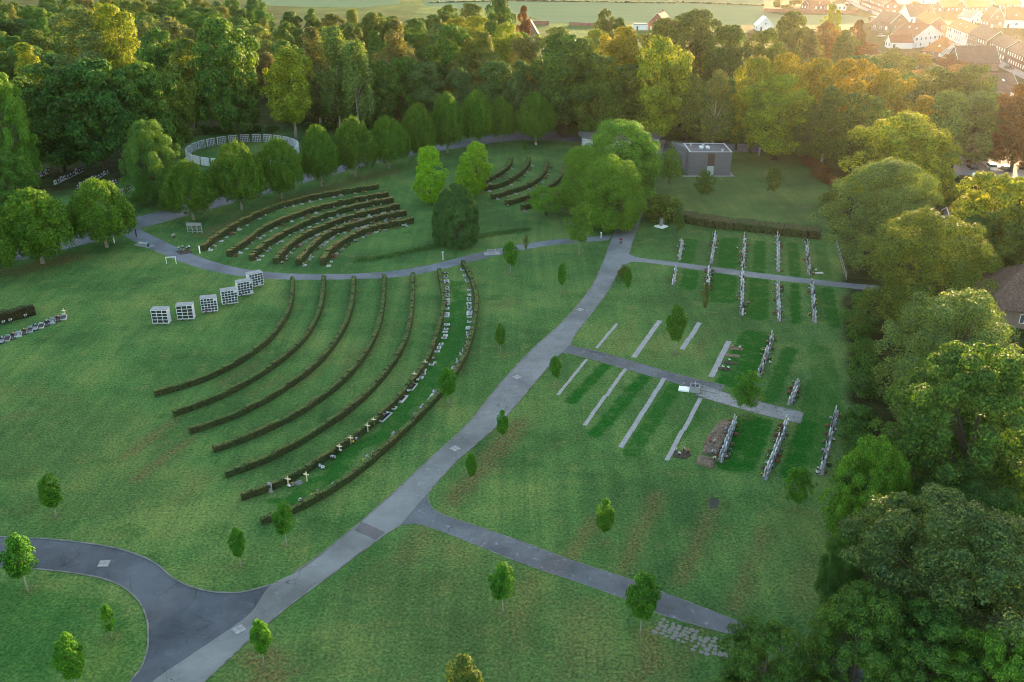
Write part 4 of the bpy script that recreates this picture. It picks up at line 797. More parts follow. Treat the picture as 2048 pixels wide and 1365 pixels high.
for where, rows in ROWS:
    for ri, (a, b, n_) in enumerate(rows):
        A, B, P_, rz = line_pts(a, b, n_); nn = Vector((-math.sin(rz), math.cos(rz), 0)); L = (B - A).length
        concrete_strip(a, b, .62, f"grey concrete base strip under the {ORD[ri]} headstone row, {where}", None)
        for i, q in enumerate(P_):
            sd = (1 if i % 2 else -1); mat = rgv.choice([STONE_L, STONE_L, STONE_L, WHITE, STONE_G, STONE_D])
            w_ = rgv.choice([.7, .8, .95]); h_ = rgv.choice([.65, .8, .95])
            put("headstone", stone_mesh(rgv.choice(["flat", "round", "slant", "gable"]), mat, w_, h_, .14), (q.x + nn.x * .15 * sd, q.y + nn.y * .15 * sd, .045), rz + (math.pi if sd > 0 else 0) + rgv.uniform(-.05, .05),
                f"{ {'light_granite':'pale','white_concrete':'white','grey_granite':'grey','dark_granite':'black'}[mat.name]} headstone, {ORD[i]} down the {ORD[ri]} row, {where}", "headstone", "headstones in straight rows")
            if rgv.random() < .38:
                c_ = rgv.choice([0, 0, 0, 1, 4, 3, 2, 5])
                put("flower_pot", POTS[c_], (q.x + nn.x * .42 * sd + rgv.uniform(-.2, .2), q.y + nn.y * .42 * sd + rgv.uniform(-.3, .3), .045 if False else 0.0), rgv.uniform(0, 6), f"{FCN[c_]} grave flowers by the {ORD[i]} stone down the {ORD[ri]} row, {where}", "flowers", "potted flowers at the straight rows", rgv.uniform(.55, .9))
            elif rgv.random() < .6:
                put("grave_plant", rgv.choice(PLANTM), (q.x + nn.x * .62 * sd, q.y + nn.y * .62 * sd, 0), rgv.uniform(0, 6), f"plant by the {ORD[i]} stone down the {ORD[ri]} row, {where}", "plant", "plants at the straight rows", rgv.uniform(.8, 1.3))
for i, (a, b, w, lab) in enumerate([((1234, 648), (1193, 697), .45, "short bare concrete strip nearest the road, above the paved path"), ((1320, 642), (1267, 716), .75, "wide bare concrete strip left of the tall conical young tree"), ((1399, 646), (1366, 700), .75, "bare concrete strip right of the tall conical young tree"),
     ((1174, 719), (1115, 791), .42, "thin bare concrete strip below the paved path, nearest the road"), ((1251, 738), (1171, 852), .5, "long bare concrete strip below the path, beside the thin one"), ((1329, 757), (1241, 896), .62, "longest bare concrete strip of the middle lawn"),
     ((1401, 797), (1336, 922), .55, "crooked bare concrete strip ending at the small flower bed"), ((1458, 683), (1422, 755), .8, "wide concrete strip with four flower beds on its right")]):
    concrete_strip(a, b, w, lab, jog=(-.14, .0)[i % 2] if i != 0 else 0)
def blob(name, pts, mat, hgt, label, cat, seed=0):
    """low heap with an uneven outline"""
    P = resample([G(*q) for q in pts] + [G(*pts[0])], .35)[:-1]; c = sum(P, Vector()) / len(P); r = random.Random(seed); V = []; n_ = len(P)
    for s_, z in ((1.0, 0), (.93, .7), (.7, 1.0), (.35, 1.08)):
        for q in P: V.append((c.x + (q.x - c.x) * s_ + r.uniform(-.06, .06), c.y + (q.y - c.y) * s_ + r.uniform(-.06, .06), z * hgt * (1 + (r.uniform(-.25, .25) if z else 0))))
    V.append((c.x, c.y, hgt * 1.05)); fs = []
    for k_ in range(3):
        for i in range(n_): fs.append((k_ * n_ + i, k_ * n_ + (i + 1) % n_, (k_ + 1) * n_ + (i + 1) % n_, (k_ + 1) * n_ + i))
    fs += [(3 * n_ + i, 3 * n_ + (i + 1) % n_, 4 * n_) for i in range(n_)]
    mb = MB(); mb.add(V, fs); return tag(ob(name, mb.mesh(name, mat)), label, cat)
blob("wood_chip_bed", [(1441, 841), (1466, 846), (1452, 878), (1440, 900), (1406, 892), (1418, 870)], CHIPS, .38, "large pinkish-brown bed of wood chips beside a headstone row", "grave bed", 1)
blob("wood_chip_bed", [(1408, 893), (1440, 902), (1435, 912), (1403, 908)], CHIPS, .34, "middle wood-chip grave bed, its front edge dark soil", "grave bed", 2)
blob("wood_chip_bed", [(1394, 914), (1432, 921), (1425, 940), (1392, 928)], CHIPS, .42, "lowest wood-chip grave bed, nearest the viewer", "grave bed", 3)
blob("soil_bed", [(1347, 904), (1375, 902), (1384, 910), (1372, 919), (1346, 915)], SOIL, .15, "small dark soil bed with flowers at the end of the crooked strip", "grave bed", 4)
for i, (x, y, m_) in enumerate([(1472, 698, CHIPS), (1466, 712, CHIPS), (1462, 727, SOIL), (1450, 739, SOIL)]):
    blob("grave_bed", [(x - 14, y - 4), (x + 14, y - 1), (x + 13, y + 4), (x - 15, y + 1)], m_, .12, f"narrow flower bed beside the wide concrete strip, {ORD[i]} from the far end", "grave bed", 10 + i)
for i, (x, y, c_, lab) in enumerate([(1352, 905, 0, "white flowers on the small dark soil bed, left of the others there"), (1368, 903, 1, "pink flowers on the small dark soil bed"), (1376, 908, 3, "dark red flowers on the small dark soil bed"), (1358, 912, 0, "white flowers at the lower side of the small dark soil bed"),
     (1450, 866, 4, "lilac wreath on the large wood-chip bed"), (1428, 891, 0, "white flowers at the foot of the large wood-chip bed"), (1420, 890, 3, "red plant at the foot of the large wood-chip bed"), (1424, 912, 5, "blue flowers between the two lower wood-chip beds"), (1430, 914, 1, "pink flowers between the two lower wood-chip beds"), (1428, 925, 0, "white flowers on the lowest wood-chip bed"), (1452, 919, 1, "small pink flowers on the lawn right of the wood-chip beds"),
     (1446, 738, 0, "white flowers on the lowest of the four narrow beds, left end"), (1456, 740, 0, "white flowers on the lowest of the four narrow beds, right end"), (1458, 725, 0, "white flowers on the third narrow bed"), (1465, 697, 1, "pink flowers on the topmost narrow bed, left end"), (1480, 699, 0, "pale flowers on the topmost narrow bed, right end"), (1540, 728, 0, "white flowers on the lawn right of the upper mossy-path row"),
     (1474, 499, 0, "white flowers on the lawn left of the third upper row"), (1482, 506, 2, "bright yellow flowers left of the third upper row"), (1497, 608, 1, "pink flowers on the lawn right of the third lower row"), (1632, 543, 0, "white flowers on the bare patch by the last upper row"), (1634, 948, 0, "white flowers left of the end of the last row by the wood")]):
    put("flower_pot", POTS[c_], tuple(G(x, y) + Vector((0, 0, (.34 if 4 <= i < 10 else .1) if i < 16 else 0))), i * 1.3, lab, "flowers", None, 1.0)
# grave slabs in the double row between the two outermost curved hedges
def slab_parts(L, D, kind, r):
    a, b, c = MB(), MB(), MB(); t = .13
    if kind == "frame":
        a.box(-L/2, L/2, -D/2, -D/2 + t, 0, .16); a.box(-L/2, L/2, D/2 - t, D/2, 0, .16); a.box(-L/2, -L/2 + t, -D/2 + t + .002, D/2 - t - .002, 0, .159); a.box(L/2 - t, L/2, -D/2 + t + .002, D/2 - t - .002, 0, .159)
        b.box(-L/2 + t + .003, L/2 - t - .003, -D/2 + t + .003, D/2 - t - .003, 0, .10)
    else:
        a.bbox(-L/2, L/2, -D/2, D/2, 0, .14, .03); b.bbox(-L * .28, L * .28, -D * .25, D * .28, .142, .19, .02)
    c.bbox(-L * .33, L * .33, D/2 - .16, D/2 - .02, .165, .165 + r.uniform(.14, .34), .03)
    return a, b, c
def slab(x, y, L, D, rz, kind, mat, mat2, label, group, head=True):
    e = empty("grave_slab", tuple(G(x, y)), rz); tag(e, label, "grave", group)
    a, b, c = slab_parts(L, D, kind, rgv)
    ob("surround", a.mesh("surround", mat), e); ob("grave_bed" if kind == "frame" else "plaque", b.mesh("grave_bed", mat2), e)
    if head: ob("headstone", c.mesh("slab_headstone", mat), e)
    return e
def tangent(line, q):
    L = px_line(line, 8); i = min(range(len(L)), key=lambda k: (L[k] - q).length_squared); a, b = L[max(0, i - 2)], L[min(len(L) - 1, i + 2)]
    return math.atan2(b.y - a.y, b.x - a.x)
LA = [(890, 547, .9, "d"), (892, 555, .5, "l"), (893, 564, 1.5, "l"), (894, 577, .8, "f"), (894, 583, .8, "f"), (895, 592, 1.2, "f"), (895, 600, .7, "l"), (895, 608, 1.3, "f"), (894, 618, .9, "l"), (893, 631, 1.7, "l"), (894, 651, .7, "f"), (892, 659, .6, "l"), (890, 665, .6, "l"), (891, 672, .6, "l"), (888, 677, .5, "l"), (882, 690, .7, "l"), (878, 697, .8, "f"), (874, 704, .6, "l"), (863, 730, .6, "l"), (848, 741, .6, "l"), (847, 749, .5, "l"), (841, 756, .8, "l"), (824, 775, 2.0, "f"), (804, 799, 2.1, "l"), (787, 817, .8, "f"), (769, 835, 2.5, "f"), (597, 967, .7, "g")]
RA = [(925, 541, .6, "l"), (929, 552, .8, "f"), (934, 562, 1.0, "f"), (938, 581, .6, "l"), (939, 591, .7, "f"), (938, 600, 1.0, "f"), (938, 608, .8, "l"), (939, 616, 1.0, "f"), (939, 627, 1.6, "l"), (939, 635, .5, "l"), (939, 645, .6, "l"), (937, 657, 1.0, "l"), (937, 669, 1.0, "l"), (938, 676, .5, "l"), (928, 702, .6, "l"), (924, 710, .5, "l"), (917, 724, .7, "l"), (908, 737, .8, "f"), (871, 784, .6, "l"), (866, 792, .8, "l"), (861, 800, .7, "g"), (847, 814, 1.0, "l"), (833, 831, .6, "g"), (790, 872, .9, "l"), (737, 918, .7, "l"), (669, 972, .6, "l")]
for arr, ln, who in ((LA, LOW[5], "sixth curved hedge"), (RA, LOW[6], "outermost curved hedge")):
    for i, (x, y, L, k_) in enumerate(arr):
        rz = tangent(ln, G(x, y)) + (math.pi if who[0] == "s" else 0)
        mat = {"l": STONE_L, "f": STONE_L, "d": STONE_D, "g": STONE_G}[k_]; big = L >= 1.5
        slab(x, y, L, .95 if big else rgv.uniform(.6, .85), rz, "frame" if k_ == "f" else "slab", mat, STONE_D if k_ == "f" else rgv.choice([STONE_G, STONE_D]),
             f"{'large' if big else 'small'} {'dark-filled framed' if k_ == 'f' else dict(l='pale', d='black', g='grey')[k_]} grave beside the {who}, {ORD[i]} from the gravel path", "graves in the lower fan's double row", head=(not big) and rgv.random() < .35)
CR = MB(); CR.box(-.06, .06, -.05, .05, 0, 1.25); CR.box(-.36, -.062, -.04, .04, .86, .98); CR.box(.062, .36, -.04, .04, .86, .98); CR.box(-.2, .2, -.062, -.052, .88, .96, 1)
CRM = CR.mesh("grave_cross", [WOODY, WPAINT])
for i, (x, y) in enumerate([(851, 736), (829, 760), (748, 852), (736, 864), (702, 889), (680, 906), (614, 963), (577, 972)]):
    put("grave_cross", CRM, tuple(G(x, y)), -.35 + .08 * (i % 3), f"pale wooden cross along the sixth curved hedge, {ORD[i]} from the gravel path", "cross", "wooden crosses along the sixth hedge")
put("grave_cross", CRM, tuple(G(130, 632)), .1, "white wooden cross at the right end of the dark grave row by the left edge", "cross")
for i, (x, y, c_) in enumerate([(867, 722, 1), (839, 750, 1), (803, 797, 3), (786, 813, 1), (768, 835, 4), (774, 832, 0), (826, 772, 0), (820, 777, 1), (836, 765, 0), (817, 787, 0), (713, 884, 4), (706, 889, 2), (664, 920, 0), (669, 921, 4), (640, 938, 5), (646, 941, 0), (579, 978, 0), (587, 975, 1), (681, 908, 0), (894, 568, 4), (896, 587, 3), (893, 604, 0), (892, 614, 3), (939, 596, 0), (938, 612, 0), (941, 625, 5), (933, 690, 1), (931, 697, 1), (746, 911, 1), (728, 926, 2), (637, 988, 1), (625, 996, 2), (601, 1006, 0), (898, 655, 0), (870, 731, 0)]):
    put("flower_pot", POTS[c_], tuple(G(x, y) + Vector((0, 0, .12))), i, f"{FCN[c_]} flowers among the double grave row between the outer curved hedges", "flowers", "flowers on the lower fan's graves", 1.05)
put("dark_stele", stone_mesh("flat", STONE_G, .5, 1.1, .12), tuple(G(541, 984)), -.4, "slim dark grey stele at the lower end of the sixth curved hedge", "headstone")
# graves along the two upper fans
def fan_graves(lines, n_list, off, fan, grp):
    for hi, (ln, n_) in enumerate(zip(lines, n_list)):
        L = px_line(ln, 8); tot = resample(L, sum((b - a).length for a, b in zip(L[:-1], L[1:])) / (n_ + .5))
        for i, q in enumerate(tot[:n_]):
            rz = tangent(ln, q); nn = Vector((math.sin(rz), -math.cos(rz), 0)); c = q + nn * off + Vector((math.cos(rz), math.sin(rz), 0)) * rgv.uniform(-.5, .7); u = rgv.random()
            X = CX + F * c.x / (c.y * C_ + H * S_); Y = CY + F * (H * C_ - c.y * S_) / (c.y * C_ + H * S_)
            if u < .62:
                k_ = rgv.choice("llff"); LL = rgv.uniform(.45, 1.0)
                slab(X, Y, LL, rgv.uniform(.4, .7), rz, "frame" if k_ == "f" else "slab", STONE_L if rgv.random() < .5 else STONE_G, SOIL if k_ == "f" else STONE_G, f"{'framed' if k_ == 'f' else 'flat'} grave by the {ORD[hi]} hedge of the {fan} fan, {ORD[i]} from its lower end", grp, head=rgv.random() < .3)
            elif u < .85:
                put("grave_plant", rgv.choice(PLANTM), tuple(c), rgv.uniform(0, 6), f"leafy plant by the {ORD[hi]} hedge of the {fan} fan, {ORD[i]} from its lower end", "plant", grp + ", plants", rgv.uniform(.9, 1.7))
            else:
                c_ = rgv.choice([0, 0, 1, 2, 4]); put("flower_pot", POTS[c_], tuple(c), 0, f"{FCN[c_]} flowers by the {ORD[hi]} hedge of the {fan} fan, {ORD[i]} from its lower end", "flowers", grp + ", flowers", 1.1)
            if rgv.random() < .45:
                c_ = rgv.choice([0, 0, 0, 1, 2]); c2 = c + Vector((rgv.uniform(-.6, .6), rgv.uniform(-.6, .6), 0)); put("flower_pot", POTS[c_], tuple(c2), 0, f"{FCN[c_]} flowers beside the {ORD[i]} grave, {ORD[hi]} hedge of the {fan} fan", "flowers", grp + ", pots", .95)
fan_graves(UP, [20, 19, 19, 22, 22, 20], 1.25, "upper left", "graves of the upper left fan")
fan_graves(QR, [6, 8, 10, 6, 3], 1.25, "upper right", "graves of the upper right fan")
for i in range(14):
    t_ = (i + .5) / 14; x = -25 + 158 * t_; y = 694 - 60 * t_
    slab(x, y, .95, 1.9, .36, "frame", [STONE_D, STONE_L, STONE_D, STONE_G][i % 4], [SOIL, STONE_D, STONE_G][i % 3], f"dark framed grave in the row at the left edge, {ORD[i]} from the left", "dark graves at the left edge")
    if i % 2 == 0: put("flower_pot", POTS[(0, 4, 1, 2, 5, 0, 1)[i // 2]], tuple(G(x + 2, y - 3) + Vector((0, 0, .1))), 0, f"{FCN[(0, 4, 1, 2, 5, 0, 1)[i // 2]]} flowers on a dark grave at the left edge, {ORD[i // 2]} pot from the left", "flowers", "flowers on the dark graves", 1.1)
for i, x in enumerate((8, 22, 52)): put("flower_pot", POTS[0], tuple(G(x, 652 - x * .3)), 0, f"white flowers under the short dark hedge at the left edge, {ORD[i]} from the left", "flowers", "flowers under the short dark hedge", 1.4)
for ri, (a, b, n_) in enumerate([((55, 366), (100, 346), 9), ((108, 371), (168, 342), 10), ((152, 379), (218, 346), 11), ((208, 377), (234, 365), 5), ((241, 392), (262, 380), 5)]):
    A, B, P_, rz = line_pts(a, b, n_)
    for i, q in enumerate(P_):
        mat = STONE_L if (ri, i) in ((0, 5), (0, 7), (1, 0), (2, 4)) else rgv.choice([STONE_D, STONE_D, STONE_G])
        put("headstone", stone_mesh(rgv.choice(["flat", "round", "gable"]), mat, .9, rgv.choice([.9, 1.1, 1.25]), .16), tuple(q), rz + rgv.uniform(-.06, .06), f"{'white' if mat is STONE_L else 'dark'} old headstone in the shaded {ORD[ri]} row under the trees, {ORD[i]} from the left", "headstone", "old headstones under the great dark trees")

# ------------------------------------------------------------------ columbaria
def columb_wall(label, loc, rz, nx, nz, w, h, d, group, plates=True, wide=False):
    e = empty("columbarium", loc, rz); tag(e, label, "columbarium", group)
    key = ("col", nx, nz, w, h, d, wide)
    if key not in STONES:
        b = MB(); b.box(-w/2, w/2, .001, d, .12, h); b.box(-w/2 - .03, w/2 + .03, -.05, d + .04, 0, .12)
        cap = MB(); cap.bbox(-w/2 - .04, w/2 + .04, -.06, d + .05, h + .001, h + .09, .03)
        g = MB(); t = .075; cw = w / nx; ch = (h - .2) / nz
        for i in range(nx + 1): g.box(-w/2 + i * cw - t / 2 + (t/2 if i == 0 else -t/2 if i == nx else 0), -w/2 + i * cw + t / 2 + (t/2 if i == 0 else -t/2 if i == nx else 0), -.14, 0, .14, h)
        for k_ in range(nz + 1): g.box(-w/2 + .002, w/2 - .002, -.137, -.002, .16 + k_ * ch - .035, .16 + k_ * ch + .035)
        pl = MB(); pl.box(-cw/2 + .05, cw/2 - .05, -.05, -.004, .05, ch - .05)
        STONES[key] = (b.mesh("columbarium_body", WHITE), cap.mesh("columbarium_cap", CONC), g.mesh("niche_frame", WHITE), pl.mesh("niche_plate", DARKN), cw, ch)
    b, cap, g, pl, cw, ch = STONES[key]
    ob("body", b, e); ob("cap", cap, e); ob("niche_frame", g, e)
    for i in range(nx):
        for k_ in range(nz):
            if rgv.random() < .06: continue
            o = ob("niche_plate", pl, e); o.location = (-w/2 + (i + .5) * cw, 0, .16 + k_ * ch)
    return e
BL = [(322, 648, 0.02), (372, 639, .12), (420, 624, .27), (461, 608, .42), (492, 590, .54), (514, 573, .66)]
for i, (x, y, a) in enumerate(BL):
    columb_wall(f"free-standing white columbarium block on the lawn, {ORD[i]} from the left of six", tuple(G(x, y)), a, 3 if i < 2 else 5, 4 if i < 2 else 5, 2.5, 2.35, 1.25, "free-standing columbarium blocks")
    for k_ in range(2):
        c_ = rgv.choice([0, 0, 1, 4]); put("flower_pot", POTS[c_], tuple(G(x - 8 + 14 * k_, y + 3)), 0, f"{FCN[c_]} flowers at the foot of columbarium block {ORD[i]} from the left, {('left', 'right')[k_]} pot", "flowers", "flowers at the columbarium blocks", 1.0)
rc = G(487, 307.5); RR = 14.3; NSEG = 28
RK = {}
for i in range(NSEG):
    a = 2 * math.pi * i / NSEG
    if NSEG * .73 < i < NSEG * .77: continue                       # the entrance towards the path
    p_ = Vector((rc.x + RR * math.cos(a), rc.y + RR * math.sin(a), 0)); rz = a - math.pi / 2  # niches look inward
    e = empty("columbarium", tuple(p_), rz); far = math.sin(a) > 0
    tag(e, f"white {'niche' if far else 'back'} wall of the columbarium ring, {ORD[(i if far else NSEG - i) - (0 if far else 0)] if i else 'very'} {'round its far half from the right' if far else 'round its near half from the right'}", "columbarium", "walls of the white columbarium ring")
    if not RK:
        w, h, d, nx, nz = 2.35, 2.05, .34, 5, 4
        b = MB(); b.box(-w/2, w/2, .001, d, 0, h); g = MB(); cw, ch = w / nx, (h - .12) / nz
        for q in range(nx + 1): g.box(max(-w/2, -w/2 + q * cw - .06), min(w/2, -w/2 + q * cw + .06), -.16, 0, .02, h)
        for q in range(nz + 1): g.box(-w/2 + .002, w/2 - .002, -.157, -.002, max(.03, .05 + q * ch - .05), min(h - .01, .05 + q * ch + .05))
        pl = MB()
        for q in range(nx):
            for z in range(nz): pl.box(-w/2 + q * cw + .07, -w/2 + (q + 1) * cw - .07, -.05, -.004, .05 + z * ch + .06, .05 + (z + 1) * ch - .06)
    RW = speck("weathered_white_concrete", (.46, .47, .48), (.56, .57, .58), .6, .9, (.22, .23, .22), 3); RK = dict(b=b.mesh("ring_wall", RW), g=g.mesh("niche_frame", RW), p=pl.mesh("niche_plates", DARKN))
    ob("wall", RK["b"], e); ob("niche_frame", RK["g"], e); ob("niche_plates", RK["p"], e)

# ------------------------------------------------------------------ buildings
def tiles(name, a, b, sc=(1.0, 3.2)):
    m, n, l, p = nt(name); tc = n.new("ShaderNodeTexCoord").outputs["Object"]
    c = ramp(n, l, noise(n, l, tc, .5, 5, .7), [(.3, a), (.7, b)])
    br = n.new("ShaderNodeTexNoise"); br.inputs["Scale"].default_value = 4; br.inputs["Detail"].default_value = 2; l.new(tc, br.inputs["Vector"])
    c = mixc(n, l, 1.0, c, ramp(n, l, br.outputs["Fac"], [(.3, (.6, .6, .6)), (.7, (1.35, 1.35, 1.35))]), 'MULTIPLY')
    wv = n.new("ShaderNodeTexWave"); wv.bands_direction = 'Z'; wv.inputs["Scale"].default_value = sc[1]; wv.inputs["Distortion"].default_value = .4; l.new(tc, wv.inputs["Vector"])
    c = mixc(n, l, .35, c, ramp(n, l, wv.outputs["Color"], [(0, (.45, .45, .45)), (.4, (1, 1, 1))]), 'MULTIPLY')
    l.new(c, p.inputs["Base Color"]); p.inputs["Roughness"].default_value = .8; p.inputs["Specular IOR Level"].default_value = .2; bump(n, l, p, wv.outputs["Fac"], .5, .05); return m
def bricks(name, a, b, mort=(.3, .28, .26)):
    m, n, l, p = nt(name); tc = n.new("ShaderNodeTexCoord").outputs["Object"]
    sx = n.new("ShaderNodeSeparateXYZ"); l.new(tc, sx.inputs[0]); cx = n.new("ShaderNodeCombineXYZ"); l.new(math_(n, l, 'ADD', sx.outputs[0], sx.outputs[1]), cx.inputs[0]); l.new(sx.outputs[2], cx.inputs[1])
    bt = n.new("ShaderNodeTexBrick"); bt.inputs["Scale"].default_value = 4; bt.inputs["Color1"].default_value = (*a, 1); bt.inputs["Color2"].default_value = (*b, 1); bt.inputs["Mortar"].default_value = (*mort, 1); bt.inputs["Mortar Size"].default_value = .012; l.new(cx.outputs[0], bt.inputs["Vector"])
    c = mixc(n, l, 1.0, bt.outputs["Color"], ramp(n, l, noise(n, l, tc, .6, 4), [(.3, (.75, .75, .75)), (.7, (1.2, 1.2, 1.2))]), 'MULTIPLY')
    l.new(c, p.inputs["Base Color"]); p.inputs["Roughness"].default_value = .9; return m
ROOF_R = tiles("red_roof_tiles", (.20, .075, .04), (.30, .115, .06)); ROOF_D = tiles("dark_roof_tiles", (.055, .045, .045), (.09, .075, .072)); ROOF_B = tiles("brown_roof_tiles", (.12, .075, .055), (.18, .115, .085)); ROOF_G = tiles("grey_roof_slates", (.19, .185, .19), (.27, .265, .27)); ROOF_O = tiles("orange_roof_tiles", (.34, .12, .04), (.44, .17, .06))
BRK_R = bricks("red_brick", (.20, .075, .05), (.28, .11, .07)); BRK_B = bricks("brown_brick", (.15, .10, .075), (.21, .145, .105)); REND = speck("white_render", (.68, .67, .65), (.78, .77, .74), .3, .9, (.55, .54, .52), 2); REND_C = speck("cream_render", (.5, .44, .36), (.6, .53, .44), .3, .9, scale2=2)
ZINC = speck("flat_roof_felt", (.10, .095, .10), (.16, .155, .16), .6, .7, scale2=6)
def window(parent, M, w, h, blind=False, frame=WPAINT):
    key = ("win", w, h, blind)
    if key not in STONES:
        a = MB(); t = .09; a.box(-w/2, w/2, -.07, -.005, -.06, 0.0); a.box(-w/2, w/2, -.05, -.005, h - t, h); a.box(-w/2, -w/2 + t, -.05, -.005, 0.002, h - t - .002); a.box(w/2 - t, w/2, -.05, -.005, 0.002, h - t - .002); a.box(-.03, .03, -.045, -.006, .004, h - t - .004)
        b = MB(); b.box(-w/2 + t * .8, w/2 - t * .8, -.03, -.012, .01, h - t * .5)
        STONES[key] = (a.mesh("window_frame", frame), b.mesh("pane", BLIND if blind else GLASS))
    a, b = STONES[key]; o = ob("window", a, parent); o.matrix_local = M; c = ob("shutter" if blind else "pane", b, o); return o
def house(label, A, B, depth, eave, ridge, axis, wall, roof, wins=2, storeys=1, chim=True, over=.35, seed=0, blind=.5, hip=0.0, cat="house", skyl=0, name="house"):
    """front facade from A to B (ground points), reaching depth away from the viewer; axis 'p': ridge parallel to the facade, 'g': gable to the front, 'f': flat roof"""
    A, B = G(*A), G(*B); d = (B - A); L = d.length; d.normalize(); nn = Vector((-d.y, d.x, 0))
    if nn.y < -.2 or (abs(nn.y) <= .2 and nn.x < 0): A, B = B, A; d = -d; nn = -nn
    rz = math.atan2(d.y, d.x); e = empty(name, tuple(A), rz); tag(e, label, cat); r = random.Random(seed)
    X, Y = L, depth; mb = MB(); h = eave
    base = [(0, 0, 0), (X, 0, 0), (X, Y, 0), (0, Y, 0), (0, 0, h), (X, 0, h), (X, Y, h), (0, Y, h)]
    if axis == 'f': mb.add(base, [(0, 1, 5, 4), (1, 2, 6, 5), (2, 3, 7, 6), (3, 0, 4, 7)])
    elif axis == 'p':
        i0 = hip * X * .25; V = base + [(0 if not hip else 0, Y/2, ridge if not hip else h), (X, Y/2, ridge if not hip else h)]
        mb.add(V, [(0, 1, 5, 4), (2, 3, 7, 6), (3, 0, 4, 8, 7), (1, 2, 6, 9, 5)])
    else:
        V = base + [(X/2, 0, ridge), (X/2, Y, ridge)]; mb.add(V, [(0, 1, 5, 8, 4), (2, 3, 7, 9, 6), (3, 0, 4, 7), (1, 2, 6, 5)])
    ob("wall", mb.mesh("house_wall", wall), e)
    rb = MB(); t = .16
    if axis == 'f':
        rb.bbox(-.2, X + .2, -.2, Y + .2, h + .003, h + .28, .05)
    else:
        if axis == 'p': P0, P1, half, ln = Vector((0, Y/2, ridge)), Vector((X, Y/2, ridge)), Y/2, Vector((0, 1, 0))
        else: P0, P1, half, ln = Vector((X/2, 0, ridge)), Vector((X/2, Y, ridge)), X/2, Vector((1, 0, 0))
        u = (P1 - P0).normalized(); slope = (ridge - h) / half; hp = hip * half * .9
        R0, R1 = P0 - u * (over if not hip else -hp) + Vector((0, 0, .03)), P1 + u * (over if not hip else -hp) + Vector((0, 0, .03))
        for s_ in (-1, 1):
            E0 = P0 + ln * s_ * (half + over) - u * over; E1 = P1 + ln * s_ * (half + over) + u * over; E0.z = E1.z = h - slope * over + .03
            V = [R0, R1, E1, E0]; V2 = [q + Vector((0, 0, t)) for q in V]
            rb.add([tuple(q) for q in V + V2], [(0, 1, 2, 3), (7, 6, 5, 4), (0, 4, 5, 1), (1, 5, 6, 2), (2, 6, 7, 3), (3, 7, 4, 0)])
        if hip:
            for Rr, sg in ((R0, -1), (R1, 1)):
                Pm = P0 if sg < 0 else P1; q0 = Pm + ln * (half + over) + u * sg * over; q1 = Pm - ln * (half + over) + u * sg * over; q0.z = q1.z = h - slope * over + .03
                V = [Rr, q0, q1]; V2 = [q + Vector((0, 0, t)) for q in V]; rb.add([tuple(q) for q in V + V2], [(0, 1, 2), (5, 4, 3), (0, 3, 4, 1), (1, 4, 5, 2), (2, 5, 3, 0)])
        rd_ = MB(); rd_.tube([R0 + Vector((0, 0, t)), R1 + Vector((0, 0, t))], .11, 6)
    ro = ob("roof", rb.mesh("house_roof", roof), e)
    if axis != 'f':
        ob("ridge", rd_.mesh("house_ridge", roof), ro)
        if not hip:                                              # pale verge boards on the gables
            for Pm, sg in ((P0, -1), (P1, 1)):
                vb = MB()
                for s_ in (-1, 1):
                    a = Pm + u * sg * (over + .06) + Vector((0, 0, .05)); b = Pm + ln * s_ * (half + over) + u * sg * (over + .06); b.z = h - slope * over + .05
                    vb.tube([a, b], .11, 4)
                ob("verge", vb.mesh("house_verge", WPAINT), ro)
        for k in range(skyl):
            f_ = r.uniform(.3, .7); q = R0.lerp(R1, (k + 1) / (skyl + 1)); E = P0.lerp(P1, (k + 1) / (skyl + 1)) + ln * -1 * (half); E.z = h; c = q.lerp(E, f_) + Vector((0, 0, t + .06))
            zx = u; zy = (q - E).normalized(); zz = zx.cross(zy); 
            if zz.z < 0: zx = -zx; zz = -zz
            s = MB(); s.box(-.4, .4, -.6, .6, -.05, .03); s.box(-.33, .33, -.52, .52, .032, .05, 1); o = ob("skylight", s.mesh("skylight", [METAL, BLIND]), ro); o.matrix_local = Matrix((( *zx, 0), (*zy, 0), (*zz, 0), (0, 0, 0, 1))).transposed(); o.location = c
        if chim:
            q = R0.lerp(R1, r.choice([.2, .8])); cb = MB(); cb.box(-.35, .35, -.28, .28, -.7, .9); cb.box(-.41, .41, -.34, .34, .9, 1.0); cb.box(-.2, .2, -.15, .15, 1.0, 1.25, 1); o = ob("chimney", cb.mesh("chimney", [BRK_B if wall is REND else wall, ROOF_R]), ro); o.location = q
    sh = h / storeys
    def face(O, ax, W_):
        n_ = max(1, int(W_ / 3.2)) if wins else 0
        for s_ in range(storeys):
            for k in range(n_):
                x = (k + .5) * W_ / n_
                if s_ == 0 and k == 0 and O[1] == 0 and ax == 0:
                    db = MB(); db.box(-.5, .5, -.05, -.004, 0, 2.1); hb = MB(); hb.box(.33, .4, -.09, -.052, 1.0, 1.12); M = Matrix.Translation((O[0] + x, O[1], 0)); o = ob("door", db.mesh("door", flat("door_paint", r.choice([(.12, .06, .03), (.5, .5, .5), (.06, .1, .08)]))), e); o.matrix_local = M; ob("handle", hb.mesh("door_handle", METAL), o); continue
                M = Matrix.Translation((O[0] + (x if ax == 0 else 0), O[1] + (x if ax == 1 else 0), s_ * sh + sh * .32)) @ Matrix.Rotation({(0, 0): 0, (1, 1): R(90), (1, -1): R(-90), (0, 1): R(180)}[(ax, O[2])], 4, 'Z')
                window(e, M, 1.3, min(1.4, sh * .5), r.random() < blind)
